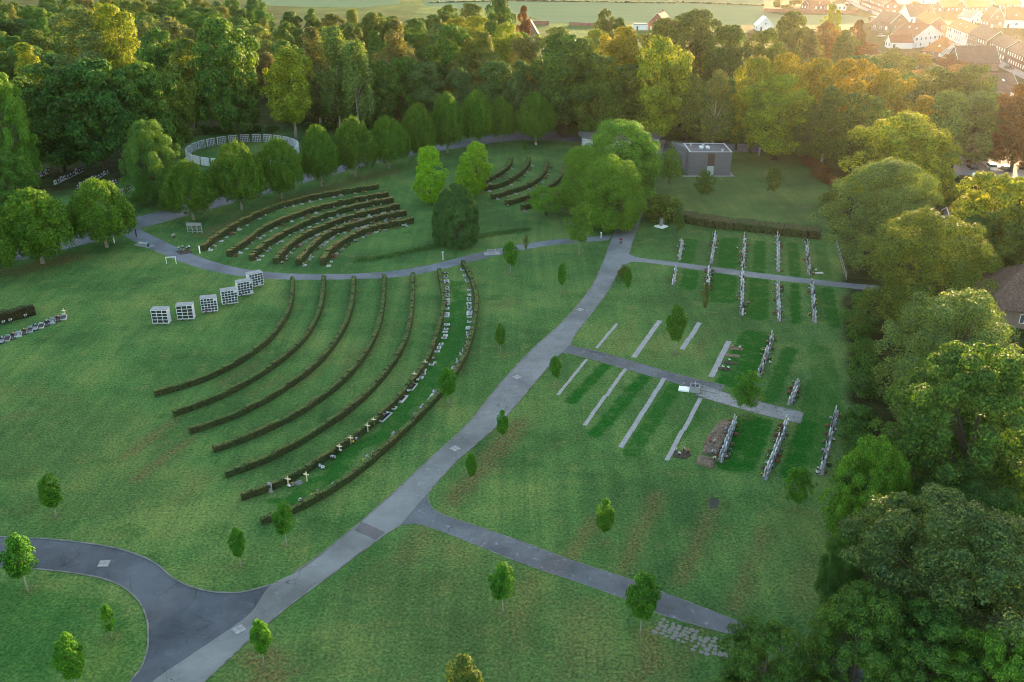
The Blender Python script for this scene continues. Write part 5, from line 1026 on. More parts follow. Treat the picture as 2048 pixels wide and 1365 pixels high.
    if wins:
        face((0, 0, 0), 0, X); face((0, 0, -1), 1, Y); face((X, 0, 1), 1, Y)
        if axis == 'g' and ridge - h > 2.5: window(e, Matrix.Translation((X/2, 0, h + .4)), .9, 1.1, False)
    return e
house("brown brick house with white-edged gable beside the village street", (1777, 66), (1813, 62), 11, 5, 9.5, 'g', BRK_B, ROOF_B, seed=1)
house("brick house with a pale flat roof left of the white-edged gable", (1737, 54), (1776, 61), 7, 5.2, 0, 'f', BRK_R, ZINC, storeys=2, seed=2)
house("white gabled house under a long dark roof at the back of the village", (1818, 46), (1868, 44), 11, 3.6, 9.5, 'p', REND, ROOF_B, seed=3)
house("big white house with a red roof and white gable facing the wood", (1826, 97), (1880, 91), 13, 5.2, 10, 'g', REND, ROOF_R, seed=4, storeys=2, skyl=2, blind=.1)
house("low white wing with red roof attached left of the big white house", (1780, 98), (1824, 98), 7, 3, 5.6, 'p', REND, ROOF_R, seed=5, chim=False)
house("low house under a big orange hipped roof", (1840, 114), (1902, 120), 12, 2.8, 8.2, 'p', BRK_R, ROOF_O, seed=6, hip=1.0, skyl=1)
house("little grey-roofed house between the orange roof and the dark tiled barn", (1882, 124), (1922, 126), 9, 2.8, 6.8, 'g', REND_C, ROOF_G, seed=7, skyl=1)
house("long barn with a dark tiled roof at the bottom of the village", (1916, 143), (1996, 143), 13, 3.2, 9, 'p', BRK_B, ROOF_D, seed=8, wins=0, chim=False, cat="barn", name="barn")
house("brown tiled house with skylights below the dark barn", (1962, 198), (2034, 198), 14, 3, 7.5, 'p', BRK_B, ROOF_B, seed=9, skyl=2)
house("red brick row house at the far end of the village terrace", (1862, 60), (1891, 76), 9, 6.5, 10, 'p', BRK_R, ROOF_O, storeys=2, seed=10, skyl=1)
house("white-fronted row house in the middle of the terrace", (1892, 77), (1931, 94), 9, 6.2, 9.6, 'p', REND, ROOF_O, storeys=2, seed=11, skyl=2)
house("brown brick row house ending in a white-edged gable", (1932, 95), (1970, 110), 9, 6.4, 10.2, 'p', BRK_B, ROOF_B, storeys=2, seed=12)
house("brown brick house with white shutters on the street, lower than the terrace", (1974, 109), (2007, 124), 9, 5.8, 9, 'p', BRK_B, ROOF_B, storeys=2, seed=13, blind=1)
house("brick house with white shutters by the parked dark car", (2010, 126), (2062, 152), 9, 5.6, 8.6, 'p', BRK_R, ROOF_B, storeys=2, seed=14, blind=1)
house("big brown roofed house with white front at the right edge of the village", (2008, 56), (2070, 58), 11, 4.6, 10.5, 'p', REND, ROOF_R, storeys=1, seed=15, skyl=2)
house("narrow brown house with two steep gables behind the terrace", (1975, 56), (2006, 56), 10, 4.6, 11, 'g', BRK_B, ROOF_D, seed=16)
house("grey and white street house in the upper corner of the village", (1688, -6), (1718, 10), 9, 6, 9.5, 'p', REND_C, ROOF_D, storeys=2, seed=17)
house("red brick terrace house beside the upper village street", (1720, 11), (1766, 29), 9, 6.2, 9.8, 'p', BRK_R, ROOF_B, storeys=2, seed=18)
house("bungalow with a red roof behind the long brick garden wall", (1618, 21), (1664, 20), 11, 2.8, 6.2, 'p', BRK_R, ROOF_R, seed=19, skyl=1)
house("flat white extension beside the red-roofed bungalow", (1666, 22), (1692, 21), 8, 3, 0, 'f', REND, ZINC, seed=20)
for i, (a, b, w_, r_, ax, lab) in enumerate([((1884, 26), (1924, 24), BRK_R, ROOF_O, 'p', "orange-roofed house in the glow behind the terrace, left one"), ((1932, 26), (1975, 24), BRK_R, ROOF_O, 'p', "orange-roofed house in the glow behind the terrace, right one"), ((1828, 10), (1870, 8), REND, ROOF_G, 'p', "pale low shed roof at the very top of the village"), ((1988, 20), (2040, 17), BRK_B, ROOF_O, 'p', "orange-roofed house near the photo's top right corner"), ((1780, 8), (1822, 10), REND, ROOF_G, 'p', "long white greenhouse-like building above the village street"), ((1940, 48), (1968, 46), REND, ROOF_G, 'g', "little pale outbuilding among the terrace's back gardens")]):
    house(lab, a, b, 9, 3.4, 7, ax, w_, r_, seed=30 + i)
house("tall house with a steep grey roof rising out of the wood", (1040, 98), (1083, 98), 11, 4, 12.5, 'g', BRK_B, ROOF_G, seed=40)
house("brick house with a white-edged gable at the far field's edge", (1296, 60), (1331, 62), 10, 4.2, 9.2, 'g', BRK_R, ROOF_D, seed=41)
house("flat white building attached to the white-edged gable house", (1268, 61), (1294, 61), 7, 3, 0, 'f', REND, ZINC, seed=42)
house("small house with a bright white roof at the end of the field", (1514, 62), (1546, 62), 8, 2.8, 7, 'g', REND, speck("white_sheet_roof", (.66, .66, .66), (.75, .75, .75), .4, .5), seed=43, chim=False)
house("house under a brown hipped roof behind the trees at the right edge", (1960, 648), (2130, 668), 15, 2.9, 8.0, 'p', BRK_B, ROOF_B, seed=44, hip=.9)
house("small red-roofed garden shed by the weeping tree", (1898, 448), (1930, 448), 3.2, 2.0, 3.0, 'p', WOODG, ROOF_R, seed=45, wins=0, chim=False, cat="shed", name="shed")
house("small grey garden shed in the gardens between wood and village", (1672, 110), (1690, 112), 4, 2.4, 3.6, 'p', WOODG, ROOF_G, seed=46, wins=0, chim=False, cat="shed", name="shed")
def long_wall(label, A, B, h, w, mat, name="garden_wall"):
    A, B = G(*A), G(*B); d = B - A; mb = MB(); L = d.length; x = 0
    while x < L: s_ = min(3.0, L - x); mb.box(x, x + s_ - .02, -w/2, w/2, 0, h); mb.box(x - .01, x + s_ - .01, -w/2 - .05, w/2 + .05, h + .002, h + .1, 1); x += 3
    o = ob(name, mb.mesh(name, [mat, CONC])); o.location = A; o.rotation_euler = (0, 0, math.atan2(d.y, d.x)); return tag(o, label, "wall")
long_wall("short dark brick garden wall right of the steep grey roof", (1066, 51), (1098, 51), 2.4, .3, BRK_R); long_wall("long dark brick wall at the foot of the pale field", (1138, 51), (1202, 54), 1.8, .3, BRK_R)
long_wall("long brick garden wall along the village end of the field", (1528, 24), (1690, 28), 2.0, .3, BRK_R); long_wall("short brick garden wall corner beside the upper street", (1690, 28), (1716, 26), 2.0, .3, BRK_R)
# --- grey wooden funeral building with sunken flat roof and prow-shaped fin wall
m, n, l, p = nt("grey_boards"); tc = n.new("ShaderNodeTexCoord").outputs["Object"]; mp = n.new("ShaderNodeMapping"); mp.inputs["Scale"].default_value = (.25, .25, 6); l.new(tc, mp.inputs[0])
c = ramp(n, l, noise(n, l, mp.outputs[0], 1.2, 4, .7), [(.3, (.085, .082, .088)), (.7, (.165, .16, .168))]); wv = n.new("ShaderNodeTexWave"); wv.bands_direction = 'Z'; wv.inputs["Scale"].default_value = 1.3; l.new(tc, wv.inputs["Vector"])
c = mixc(n, l, .5, c, ramp(n, l, wv.outputs["Color"], [(0, (.4, .4, .4)), (.3, (1, 1, 1))]), 'MULTIPLY'); l.new(c, p.inputs["Base Color"]); p.inputs["Roughness"].default_value = .9; bump(n, l, p, wv.outputs["Fac"], .4, .04); BOARDS = m
A, B = G(1376, 352), G(1460, 352); L = (B - A).length; HB = 5.8
e = empty("wooden_building", tuple(A), math.atan2(B.y - A.y, B.x - A.x)); tag(e, "grey wooden flat-roofed building with a dark doorway and a slanting side wing", "building")
D = 9.5; mb = MB(); t = .3; dx0, dx1 = L * .44, L * .60
mb.box(0, dx0, 0, t, 0, HB); mb.box(dx1, L, 0, t, 0, HB); mb.box(dx0 + .002, dx1 - .002, .002, t - .002, HB - .35, HB - .002); mb.box(0, t, t + .002, D - t - .002, 0, HB - .001); mb.box(L - t, L, t + .002, D - t - .002, 0, HB - .001); mb.box(0, L, D - t, D, 0, HB)
ob("wall", mb.mesh("building_wall", BOARDS), e)
rb = MB(); rb.box(t + .003, L - t - .003, t + .003, D - t - .003, HB - .6, HB - .35); ro = ob("roof", rb.mesh("building_roof", speck("roof_felt", (.085, .08, .085), (.14, .132, .138), .5, .6, scale2=5)), e)
cp = MB(); cp.box(-.04, L + .04, -.04, t + .02, HB + .003, HB + .07); cp.box(-.04, L + .04, D - t - .02, D + .04, HB + .003, HB + .07); cp.box(-.04, t + .02, t + .022, D - t - .022, HB + .003, HB + .068); cp.box(L - t - .02, L + .04, t + .022, D - t - .022, HB + .003, HB + .068); ob("coping", cp.mesh("building_coping", METAL), e)
db = MB(); db.box(dx0 + .004, dx1 - .004, .12, .2, 2.4, HB - .37); ob("window", db.mesh("building_window", flat("rust_brown_panel", (.07, .035, .025))), e)
db = MB(); db.box(dx0 + .004, dx1 - .004, .10, .2, 0, 2.39); dq = ob("door", db.mesh("building_door", flat("pale_door", (.38, .42, .40), .3)), e); hb = MB(); hb.box(dx1 - .35, dx1 - .28, .03, .098, .9, 1.2); ob("handle", hb.mesh("door_handle", METAL), dq)
for k, (x, y, s_) in enumerate([(L * .16, D * .86, .45), (L * .43, D * .70, .55), (L * .80, D * .18, .45)]):
    v = MB(); v.lathe([(s_ * .5, 0), (s_ * .5, .5), (s_ * .7, .52), (s_ * .7, .68), (.1, .8)], 12); o = ob("roof_vent", v.mesh("roof_vent", METAL), ro); o.location = (x, y, HB - .349)
for x in (L * .36, L * .52):
    v = MB(); v.box(-.4, .4, -.8, .8, 0, .35); v.bbox(-.44, .44, -.84, .84, .352, .6, .12, 1); o = ob("roof_hatch", v.mesh("roof_hatch", [METAL, WPAINT]), ro); o.location = (x, D * .56, HB - .349)
fn = MB(); P0, P1, P2 = Vector((-.02, D * .15, 0)), Vector((-2.6, D + 1.2, 0)), Vector((-.02, D + .2, 0)); a0 = Vector((-.35, D * .13, 0))
V = [(-.02, 2.2, 2.6), (-.32, 2.2, 2.6), (-2.8, D + 1, HB - .2), (-2.5, D + 1, HB - .2), (-.02, 2.2, HB + .2), (-.32, 2.2, HB + .2), (-2.8, D + 1, HB + .35), (-2.5, D + 1, HB + .35)]
fn.add(V, [(0, 1, 2, 3)[::-1], (4, 5, 6, 7), (0, 1, 5, 4), (1, 2, 6, 5), (2, 3, 7, 6), (3, 0, 4, 7)])
for x, y in ((-.3, 2.6), (-2.5, D + .4)): fn.box(x - .12, x + .12, y - .2, y + .2, 0, HB - .1)
fn.add([(-.02, 2.2, HB - .05), (-.02, D - .05, HB - .05), (-2.5, D + .98, HB - .05), (-.02, 2.2, HB + .06), (-.02, D - .05, HB + .06), (-2.5, D + .98, HB + .06)], [(0, 1, 2)[::-1], (3, 4, 5)[::-1], (0, 2, 5, 3), (2, 1, 4, 5)])
ob("side_wing", fn.mesh("building_side_wing", BOARDS), e)
st = MB(); st.box(-1.4, L + .9, -.9, -.05, 0, .08); st.box(L + .05, L + .9, -.045, D, 0, .079); ob("plinth", st.mesh("building_plinth", CONC), e)
# --- round white pavilion with a dark flat roof behind the roadside clump
q = G(1240, 292); e = empty("round_pavilion", tuple(q)); tag(e, "white curved pavilion with dark flat roof, half hidden behind the roadside trees", "building"); n_ = 44; a, b = MB(), MB()
def rp(k, rx, ry): t_ = 2 * math.pi * k / n_; return rx * math.copysign(abs(math.cos(t_)) ** .8, math.cos(t_)), ry * math.copysign(abs(math.sin(t_)) ** .8, math.sin(t_))
W1 = [rp(k, 10.6, 6.6) for k in range(n_)]; W2 = [rp(k, 11.6, 7.4) for k in range(n_)]
a.add([(x, y, 0) for x, y in W1] + [(x, y, 3.0) for x, y in W1], [(k, (k + 1) % n_, n_ + (k + 1) % n_, n_ + k) for k in range(n_)]); b.add([(x, y, 3.003) for x, y in W2] + [(x, y, 3.42) for x, y in W2], [(k, (k + 1) % n_, n_ + (k + 1) % n_, n_ + k) for k in range(n_)] + [tuple(range(n_))[::-1], tuple(range(n_, 2 * n_))])
ob("wall", a.mesh("pavilion_wall", WHITE), e); ob("roof", b.mesh("pavilion_roof", ZINC), e)

# ------------------------------------------------------------------ cars
def car_mesh(van=False):
    L, W_ = (4.9, 1.9) if van else (4.25, 1.76); h1, h2 = (1.0, 1.95) if van else (.82, 1.45); body, gl, wh, lt = MB(), MB(), MB(), MB()
    sec = [(-L/2, .3, .62, .86), (-L/2 + .12, .22, h1 * .94, .95), (-L * .27, .2, h1, 1), (0, .2, h1 + .02, 1), (L * .27, .2, h1, 1), (L/2 - .15, .22, h1 * .85, .95), (L/2, .3, .58, .82)]
    for i, (x, z0, z1, f) in enumerate(sec):
        y = W_ / 2 * f
        for q in ((-y * .94, z0), (-y, (z0 + z1) * .5), (-y * .92, z1), (y * .92, z1), (y, (z0 + z1) * .5), (y * .94, z0)): body.v.append((x, *q))
    for i in range(len(sec) - 1):
        for j in range(6): body.f.append([i * 6 + j, i * 6 + (j + 1) % 6, i * 6 + 6 + (j + 1) % 6, i * 6 + 6 + j]); body.m.append(0)
    body.f += [list(range(6)), [len(sec) * 6 - 6 + j for j in range(6)][::-1]]; body.m += [0, 0]
    c0, c1, r0, r1 = (-L * .46, L * .30, -L * .44, L * .14) if van else (-L * .44, L * .24, -L * .30, L * .06); y, yr = W_ * .455, W_ * .37; z0 = h1 - .03
    cab = [(c0, -y, z0), (c1, -y, z0), (c1, y, z0), (c0, y, z0), (r0, -yr, h2 - .06), (r1, -yr, h2 - .06), (r1, yr, h2 - .06), (r0, yr, h2 - .06)]
    gl.add(cab, [(0, 1, 5, 4), (1, 2, 6, 5), (2, 3, 7, 6), (3, 0, 4, 7)]); body.bbox(r0 - .03, r1 + .03, -yr - .02, yr + .02, h2 - .06, h2, .03)
    for x in (c0 * .35, ): body.tube([(x, -y - .005, z0), (x * .9, -yr - .01, h2 - .05)], .035, 4); body.tube([(x, y + .005, z0), (x * .9, yr + .01, h2 - .05)], .035, 4)
    M = Matrix.Rotation(R(90), 4, 'X'); wh.lathe([(.12, -.1), (.30, -.1), (.32, -.06), (.32, .06), (.30, .1), (.12, .1)], 14, 0, M); wh.lathe([(.05, -.112), (.19, -.108), (.19, .108), (.05, .112)], 10, 1, M)
    lt.bbox(-.03, .04, -.2, .2, -.07, .07, .02)
    return body, gl, wh, lt, L, W_
CB = [car_mesh(False), car_mesh(True)]
CPARTS = [(c[1].mesh("car_glass", GLASS), c[2].mesh("car_wheel", [BLACKP, METAL]), c[3].mesh("headlight", BLIND)) for c in CB]
CPAINT = {k_: flat(k_ + "_car_paint", v, .25) for k_, v in dict(white=(.75, .75, .74), black=(.02, .02, .022), silver=(.42, .43, .45), dark=(.05, .05, .06), red=(.35, .04, .03)).items()}
CBODY = {}
def car(px, py, yaw, colr, label, van=False):
    i = int(van); body, _, _, _, L, W_ = CB[i]; q = G(px, py); e = empty("parked_car", (q.x, q.y, .03), yaw); tag(e, label, "van" if van else "car", "parked cars")
    if (i, colr) not in CBODY: CBODY[(i, colr)] = body.mesh("car_body", CPAINT[colr])
    ob("body", CBODY[(i, colr)], e); ob("windows", CPARTS[i][0], e)
    for sx in (-.31, .31):
        for sy in (-.46, .46): o = ob("wheel", CPARTS[i][1], e); o.location = (sx * L, sy * W_, .32)
    for sy in (-.31, .31): o = ob("headlight", CPARTS[i][2], e); o.location = (L/2 - .03, sy * W_, .62)
car(1943, 338, 1.5, "black", "black car partly under the big pale round tree in the car park"); car(1962, 326, 1.6, "silver", "silver car behind the white one in the car park"); car(1981, 338, 1.5, "white", "white car at the front of the car park beside the tall hedge"); car(2008, 342, 1.55, "dark", "dark low car in the middle of the car park"); car(2044, 338, 1.2, "black", "dark car at the photo's right edge in the car park")
car(2018, 139, -1.1, "dark", "dark car parked on the street beside the shuttered brick house"); car(1903, 90, -1.15, "red", "reddish car on the street in front of the white row house"); car(1920, 98, -1.15, "white", "white car on the street below the row house terrace"); car(1948, 112, -1.15, "silver", "pale car on the street behind the dark barn roof", True); car(1739, 26, -1.2, "dark", "dark car on the upper village street by the brick terrace"); car(1763, 74, .2, "silver", "silver car in the yard below the white-edged gable"); car(1880, 452, .2, "white", "white van beside the little red shed among the trees", True); car(1694, 10, -1.2, "red", "red car at the top of the upper village street")

# ------------------------------------------------------------------ small things
def thing1(name, mb, mats, loc, rz, label, cat, group=None): return put(name, mb.mesh(name, mats), tuple(loc), rz, label, cat, group)
MCV = MB(); MCV.box(-.42, .42, -.42, .42, 0, .03); MCL = MB()
for a in (-1, 1):
    for b in (-1, 1): MCL.bbox(a * .19 - .165, a * .19 + .165, b * .19 - .165, b * .19 + .165, .031, .045, .006)
MCV, MCL = MCV.mesh("cover_frame", flat("cover_iron", (.16, .16, .165))), MCL.mesh("cover_lid", CONC)
for (x, y, a), w in zip([(208, 1128, .1), (478, 1260, .75), (910, 898, .75), (1034, 755, .7), (1160, 620, .6), (1254, 456, .3)], ["on the curved side road", "nearest the road junction", "halfway up the main road", "in the darker band of the main road", "above the first paved path, on the main road", "beside the walking person, on the upper road"]):
    q = G(x, y); e = empty("manhole_cover", (q.x, q.y, .0165), a, (1.25, 1.25, 1)); tag(e, f"square pale manhole cover {w}", "manhole cover", "manhole covers in the roads"); ob("frame", MCV, e); ob("lid", MCL, e)
# white monument: square slab set corner-on with a grey stele
q = G(1322, 454); e = empty("monument", tuple(q), R(45)); tag(e, "white monument: a square slab set corner-on with a grey upright stone", "monument"); b = MB(); b.bbox(-1.05, 1.05, -1.05, 1.05, 0, .22, .05); ob("base_slab", b.mesh("monument_base", WPAINT), e); b = MB(); b.bbox(-.3, .3, -.22, .22, .222, 1.75, .06); ob("stele", b.mesh("monument_stele", STONE_G), e)
# water basin by the paved path
q = G(1379, 781); e = empty("water_basin", tuple(q), -.25); tag(e, "grey two-basin water trough with a white slab beside the paved path", "water trough")
b = MB(); b.bbox(-1.45, .0, -.62, .62, 0, .22, .04); ob("white_slab", b.mesh("basin_slab", WPAINT), e)
b = MB(); t = .12; b.box(.05, 1.35, -.62, -.62 + t, 0, .85); b.box(.05, 1.35, .62 - t, .62, 0, .85); b.box(.05, .05 + t, -.62 + t + .002, .62 - t - .002, 0, .849); b.box(1.35 - t, 1.35, -.62 + t + .002, .62 - t - .002, 0, .849); b.box(.64, .76, -.62 + t + .002, .62 - t - .002, 0, .80); b.box(.05 + t + .002, 1.35 - t - .002, -.62 + t + .003, .62 - t - .003, 0, .3); ob("basin", b.mesh("basin", CONC), e)
b = MB(); b.tube([(.70, .5, .8), (.70, .5, 1.15), (.70, .3, 1.2), (.70, .25, 1.1)], .025, 6); ob("tap", b.mesh("basin_tap", METAL), e)
# benches
def bench(px, py, rz, label, pad):
    q = G(px, py); e = empty("bench", tuple(q), rz); tag(e, label, "bench")
    if pad: b = MB(); b.box(-1.5, 1.5, -.75, .9, 0, .03); ob("pad", b.mesh("bench_pad", CONC), e)
    b = MB(); [b.box(-.95, .95, -.22 + k * .15, -.10 + k * .15, .42, .46) for k in range(3)]; ob("seat", b.mesh("bench_seat", WOODG), e)
    b = MB(); [b.box(-.95, .95, .26, .30, .55 + k * .15, .66 + k * .15) for k in range(2)]; ob("backrest", b.mesh("bench_back", WOODG), e)
    lg = MB(); lg.box(-.04, .04, -.22, .26, .031, .419); lg.box(-.04, .04, .20, .259, .421, .85); lm = lg.mesh("bench_leg", METAL)
    for x in (-.75, .75): o = ob("leg", lm, e); o.location.x = x
bench(984, 508, .22, "weathered bench on a pale stone pad beside the gravel path", True)
q = G(288, 491); e = empty("stone_bench", tuple(q), -.45); tag(e, "low grey stone seat on a slab where the two gravel paths meet", "bench"); b = MB(); b.box(-1.9, 1.9, -.8, .8, 0, .05); ob("slab", b.mesh("stone_bench_slab", CONC), e); b = MB(); b.bbox(-1.2, 1.1, -.25, .25, .38, .52, .03); b.box(-1.0, -.7, -.2, .2, .052, .379); b.box(.6, .9, -.2, .2, .052, .379); ob("seat", b.mesh("stone_bench_seat", STONE_L), e)
put("flower_pot", POTS[5], tuple(G(297, 494) + Vector((0, 0, .05))), 0, "bluish planted pot at the end of the low stone seat", "flowers", None, 2.0)
# posts, hoop, hurdle
b = MB(); b.tube([(-.85, 0, 0), (-.85, 0, 1.25)], .05, 8); b.tube([(.85, 0, 0), (.85, 0, 1.25)], .05, 8); b.box(-.92, .92, -.05, .05, 1.252, 1.35); thing1("barrier_hoop", b, WPAINT, G(343, 528), .1, "white tubular hoop barrier on the lawn beside the gravel path", "barrier")
b = MB(); b.bbox(-.09, .09, -.09, .09, 0, 1.5, .03); pm = b.mesh("post", WPAINT); put("post", pm, tuple(G(400, 507)), 0, "short white post at the lower end of the outermost golden hedge", "post")
b = MB(); b.bbox(-.07, .07, -.07, .07, 0, 1.4, .03); b.box(-.2, .2, -.08, .08, 1.41, 1.6); thing1("post", b, [METAL], G(886, 520), .6, "small sign post beside the gravel path below the holly", "post")
b = MB(); b.bbox(-.1, .1, -.1, .1, 0, 1.5, .03); thing1("post", b, [STONE_D], G(273, 474), 0, "dark post standing where the two gravel paths meet", "post")
b = MB(); b.bbox(-.08, .08, -.08, .08, 0, 1.4, .03); thing1("post", b, [WPAINT], G(229, 487), .1, "thin white post under the third linden", "post")
b = MB(); b.bbox(-.08, .08, -.08, .08, 0, 1.0, .03); b.box(-.16, .16, -.16, .16, 1.002, 1.12); thing1("post", b, [WPAINT], G(1202, 476), 0, "small white post where the gravel path meets the road", "post")
b = MB(); b.lathe([(.18, 0), (.2, .35), (.16, .5), (.05, .6)], 12); thing1("lamp_globe", b, WPAINT, G(1072, 290), 0, "tiny white globe marker under the last linden of the row", "marker")
q = G(390, 467); e = empty("hurdle_frame", tuple(q), -.05); tag(e, "grey wooden rail frame standing against a linden trunk", "wooden frame"); b = MB(); b.box(-1.55, 1.55, -.06, .06, 1.55, 2.2); ob("board", b.mesh("hurdle_board", WOODG), e)
b = MB(); [b.box(-1.5, 1.5, -.04, .04, z, z + .12) for z in (.35, .85, 1.25)]; ob("rails", b.mesh("hurdle_rails", WOODG), e); lg = MB(); lg.box(-.07, .07, -.07, .07, 0, 1.549); lm = lg.mesh("hurdle_post", WOODG)
for x in (-1.45, -.5, .5, 1.45): o = ob("post", lm, e); o.location = (x, .112, 0)
q = G(1558, 305); e = empty("notice_board", tuple(q), .05); tag(e, "blank white board on posts beside the forecourt at the wood's edge", "board"); b = MB(); b.box(-1.2, 1.2, -.04, .04, .7, 2.2); ob("panel", b.mesh("board_panel", WPAINT), e); lm = MB(); lm.box(-.05, .05, -.05, .05, 0, 2.25); lm = lm.mesh("board_post", METAL)
for x in (-1.26, 1.26): o = ob("post", lm, e); o.location.x = x
b = MB(); b.bbox(-.3, .3, -.1, .1, 0, 3.4, .05); thing1("white_slab_post", b, WPAINT, G(1942, 374), .3, "tall white post leaning against the tall hedge by the car park", "post")
# white flowering bush, flower bed, scattered bouquets
e = tree("shr1", 1247, 535, 559, 24, "olive", "low bush with white flowers at the corner of road and thin gravel path")
for i, (x, y) in enumerate([(1242, 548), (1249, 543), (1254, 550), (1247, 540)]): put("flower_pot", PLANTM[0], tuple(G(x, y) + Vector((0, 0, .55))), i, "white blossoms on the low bush at the road corner", "flowers", "blossoms on the white flowering bush", 1.3)
for i, (x, y, c_) in enumerate([(358, 499, 0), (366, 496, 0), (374, 500, 4), (368, 504, 1), (378, 497, 0), (362, 504, 5)]): put("flower_pot", POTS[c_], tuple(G(x, y)), i, f"{FCN[c_]} flowers in the cluster between gravel path and outermost golden hedge", "flowers", "flower cluster by the gravel path", 1.2)
blob("soil_bed", [(350, 503), (380, 499), (386, 506), (360, 510)], SOIL, .12, "dark bed under the flower cluster by the gravel path", "grave bed", 31)
put("flower_pot", POTS[0], tuple(G(348, 476)), 0, "single white bouquet on the grass below the wooden rail frame", "flowers", None, 1.8)
b = MB(); b.box(-.7, .7, -.35, .35, 0, .12); thing1("grave_slab", b, STONE_L, G(1638, 547), .1, "flat white slab on the bare patch at the end of the last upper row", "grave")
# paving stones laid in the grass
PV = []; PAVE = speck("mossy_stone", (.12, .118, .105), (.22, .215, .20), 1.5, .95, (.04, .055, .022), 1.8)
for k_ in range(4):
    r = random.Random(k_); b = MB(); pts = [(.34 * math.cos(a + r.uniform(-.2, .2)) * r.uniform(.85, 1.15), .34 * math.sin(a + r.uniform(-.2, .2)) * r.uniform(.85, 1.15)) for a in [2 * math.pi * j / 7 for j in range(7)]]; n7 = 7
    b.add([(x, y, 0) for x, y in pts] + [(x, y, .05) for x, y in pts] + [(x * .88, y * .88, .07) for x, y in pts], [(j, (j + 1) % 7, 7 + (j + 1) % 7, 7 + j) for j in range(7)] + [(7 + j, 7 + (j + 1) % 7, 14 + (j + 1) % 7, 14 + j) for j in range(7)] + [tuple(range(14, 21))]); PV.append(b.mesh("paving_stone", PAVE))
C0, C1, C2 = G(1322, 1237), G(1470, 1290), G(1306, 1263)
u = C1 - C0; v = C2 - C0
for i in range(13):
    for j in range(5 if i < 5 else 6 if i < 10 else 5):
        if rgv.random() < .14: continue
        q = C0 + u * ((i + .5 + rgv.uniform(-.2, .2)) / 13) + v * ((j + .3 + rgv.uniform(-.2, .2)) / 4.4)
        put("paving_stone", rgv.choice(PV), (q.x, q.y, -.012), rgv.uniform(0, 6), "rough grey paving stone among the stones set in the grass below the asphalt path", "paving stone", "paving stones set in the grass", rgv.uniform(.5, .9))
# post-and-wire fences
def fence(label, pts, gap, h):
    P = resample(px_line(pts, 4), gap); e = empty("wire_fence", tuple(P[0])); tag(e, label, "fence"); b = MB(); b.bbox(-.05, .05, -.05, .05, 0, h, .02); pm = b.mesh("fence_post", WOODG)
    for q in P: o = ob("post", pm, e); o.location = q - P[0]
    w = MB()
    for z in (h * .45, h * .9): w.tube([q - P[0] + Vector((0, .06, z)) for q in P], .012, 4)
    ob("wires", w.mesh("fence_wires", METAL), e)
fence("low post and wire fence behind the lindens at the many-stemmed tree", [(262, 418), (290, 405), (312, 394)], 1.6, 1.2); fence("post and wire fence at the wood's edge right of the last upper row", [(1672, 490), (1682, 530), (1692, 560)], 2.0, 1.3)

# ------------------------------------------------------------------ the walker
def skin(name, verts, edges, mat, parent, sub=2):
    me = bpy.data.meshes.new(name + "_cage"); me.from_pydata([v[:3] for v in verts], edges, []); o = bpy.data.objects.new(name + "_cage", me); COL.objects.link(o)
    m = o.modifiers.new("s", 'SKIN'); m.use_smooth_shade = True; o.modifiers.new("u", 'SUBSURF').levels = sub
    for i, v in enumerate(verts):
        r = v[3]; me.skin_vertices[0].data[i].radius = (r, r) if not isinstance(r, tuple) else r; me.skin_vertices[0].data[i].use_root = (i == 0)
    dg = bpy.context.evaluated_depsgraph_get(); dg.update(); nm = bpy.data.meshes.new_from_object(o.evaluated_get(dg)); bpy.data.objects.remove(o); bpy.data.meshes.remove(me)
    nm.materials.clear(); nm.materials.append(mat); return ob(name, nm, parent)
SKINM = flat("skin", (.55, .36, .27), .55); JACK = flat("dark_red_jacket", (.20, .02, .025), .8); TROU = flat("dark_trousers", (.03, .032, .045), .85); HAIR = flat("brown_hair", (.05, .032, .02), .7); SHOE = flat("dark_shoes", (.03, .028, .028), .6)
q = G(1241, 491); e = empty("person", (q.x, q.y, .017), R(12)); tag(e, "person in a dark red jacket and dark trousers walking on the upper road", "person")
BV = [(0, 0, .95, .13), (0, 0, 1.12, .12), (0, 0, 1.30, .145), (0, 0, 1.44, .09), (0, -.01, 1.52, .055), (0, -.02, 1.60, .085), (0, -.02, 1.69, .095), (0, -.01, 1.75, .06),
      (.10, 0, .88, .095), (.11, -.10, .50, .065), (.11, -.03, .10, .042), (.11, -.18, .05, .034), (-.10, 0, .88, .095), (-.11, .06, .50, .065), (-.11, .28, .16, .042), (-.11, .20, .06, .034),
      (.19, 0, 1.40, .06), (.25, .06, 1.13, .045), (.25, -.04, .90, .036), (.25, -.07, .83, .03), (-.19, 0, 1.40, .06), (-.25, -.04, 1.13, .045), (-.24, -.20, .95, .036), (-.24, -.24, .89, .03)]
BE = [(0, 1), (1, 2), (2, 3), (3, 4), (4, 5), (5, 6), (6, 7), (0, 8), (8, 9), (9, 10), (10, 11), (0, 12), (12, 13), (13, 14), (14, 15), (3, 16), (16, 17), (17, 18), (18, 19), (3, 20), (20, 21), (21, 22), (22, 23)]
nb = len(BV)
for w, s_ in ((19, 1), (23, -1)):                                   # five fingers on each hand
    x, y, z, _ = BV[w]
    for dx, dy, dz in ((.035 * s_ * -1, -.03, -.045), (.022, -.02, -.085), (.006, -.018, -.095), (-.01, -.014, -.09), (-.024, -.008, -.07)):
        BV.append((x + dx * .8, y + dy, z + dz, .0085)); BE.append((w, len(BV) - 1))
body = skin("body", BV, BE, SKINM, e)
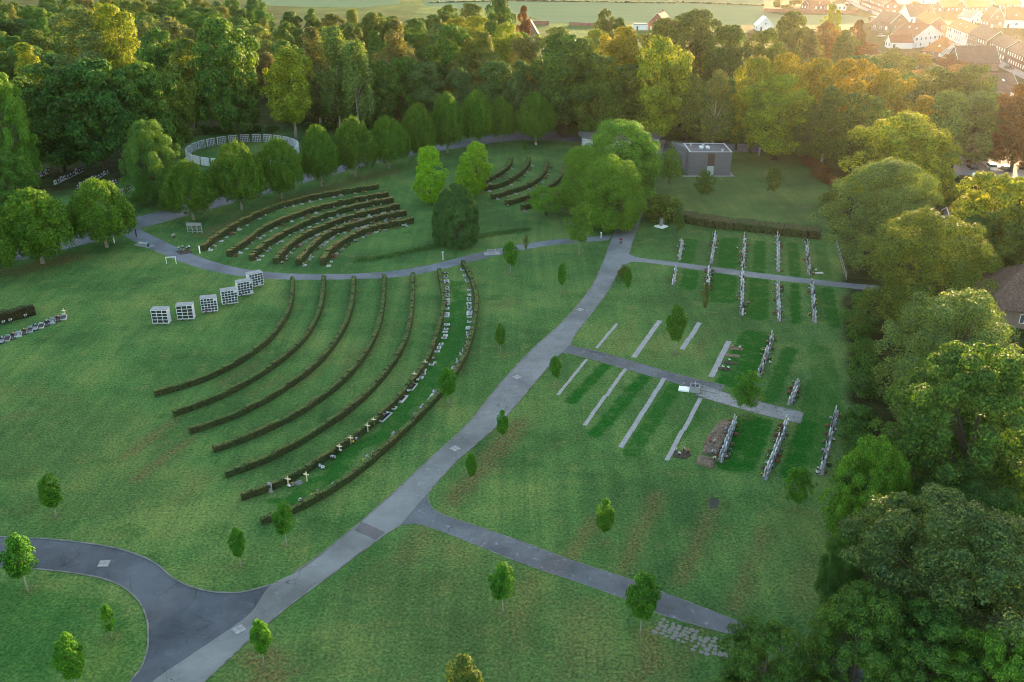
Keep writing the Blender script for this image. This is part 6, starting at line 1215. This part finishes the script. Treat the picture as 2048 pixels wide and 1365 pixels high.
skin("jacket", [(0, 0, .92, .165), (0, 0, 1.12, .16), (0, 0, 1.30, .18), (0, 0, 1.45, .10), (.2, 0, 1.40, .085), (.255, .06, 1.13, .066), (.25, -.02, .94, .055), (-.2, 0, 1.40, .085), (-.255, -.04, 1.13, .066), (-.245, -.17, .98, .055)], [(0, 1), (1, 2), (2, 3), (3, 4), (4, 5), (5, 6), (3, 7), (7, 8), (8, 9)], JACK, body)
skin("trousers", [(0, 0, .96, .15), (.10, 0, .86, .115), (.11, -.10, .50, .085), (.11, -.035, .13, .062), (-.10, 0, .86, .115), (-.11, .06, .50, .085), (-.11, .27, .19, .062)], [(0, 1), (1, 2), (2, 3), (0, 4), (4, 5), (5, 6)], TROU, body)
skin("hair", [(0, .015, 1.70, .108), (0, .03, 1.62, .085), (0, .0, 1.77, .07)], [(0, 1), (0, 2)], HAIR, body)
for pts in ([(.11, -.02, .06, .06), (.11, -.12, .05, .055), (.11, -.20, .04, .04)], [(-.11, .30, .12, .058), (-.11, .22, .055, .05), (-.11, .16, .04, .038)]): skin("shoe", pts, [(0, 1), (1, 2)], SHOE, body)
fc = MB()
for x in (-.035, .035): fc.box(x - .014, x + .014, -.119, -.108, 1.655, 1.67, 1)
fc.box(-.012, .012, -.135, -.10, 1.615, 1.65); fc.box(-.028, .028, -.112, -.10, 1.585, 1.597, 2)
for x in (-.098, .088): fc.box(x, x + .012, -.03, .01, 1.61, 1.67)
ob("face", fc.mesh("face_features", [SKINM, flat("eye_dark", (.03, .025, .02)), flat("lips", (.4, .16, .14))]), body)

# ------------------------------------------------------------------ haze
hz = MB(); hz.box(-3200, 3200, -3200, 3700, -1, 62)
m = bpy.data.materials.new("haze"); m.use_nodes = True; n = m.node_tree.nodes; l = m.node_tree.links; n.remove(n["Principled BSDF"])
pv = n.new("ShaderNodeVolumePrincipled"); pv.inputs["Color"].default_value = (.9, .88, .85, 1); pv.inputs["Density"].default_value = .000023; pv.inputs["Anisotropy"].default_value = .87; l.new(pv.outputs[0], n["Material Output"].inputs["Volume"])
tag(ob("haze", hz.mesh("haze", m)), kind="stuff")
for o in SC.objects:
    lb = o.get("label")
    if lb and not 4 <= len(lb.split()) <= 16: print("LABEL", len(lb.split()), lb)
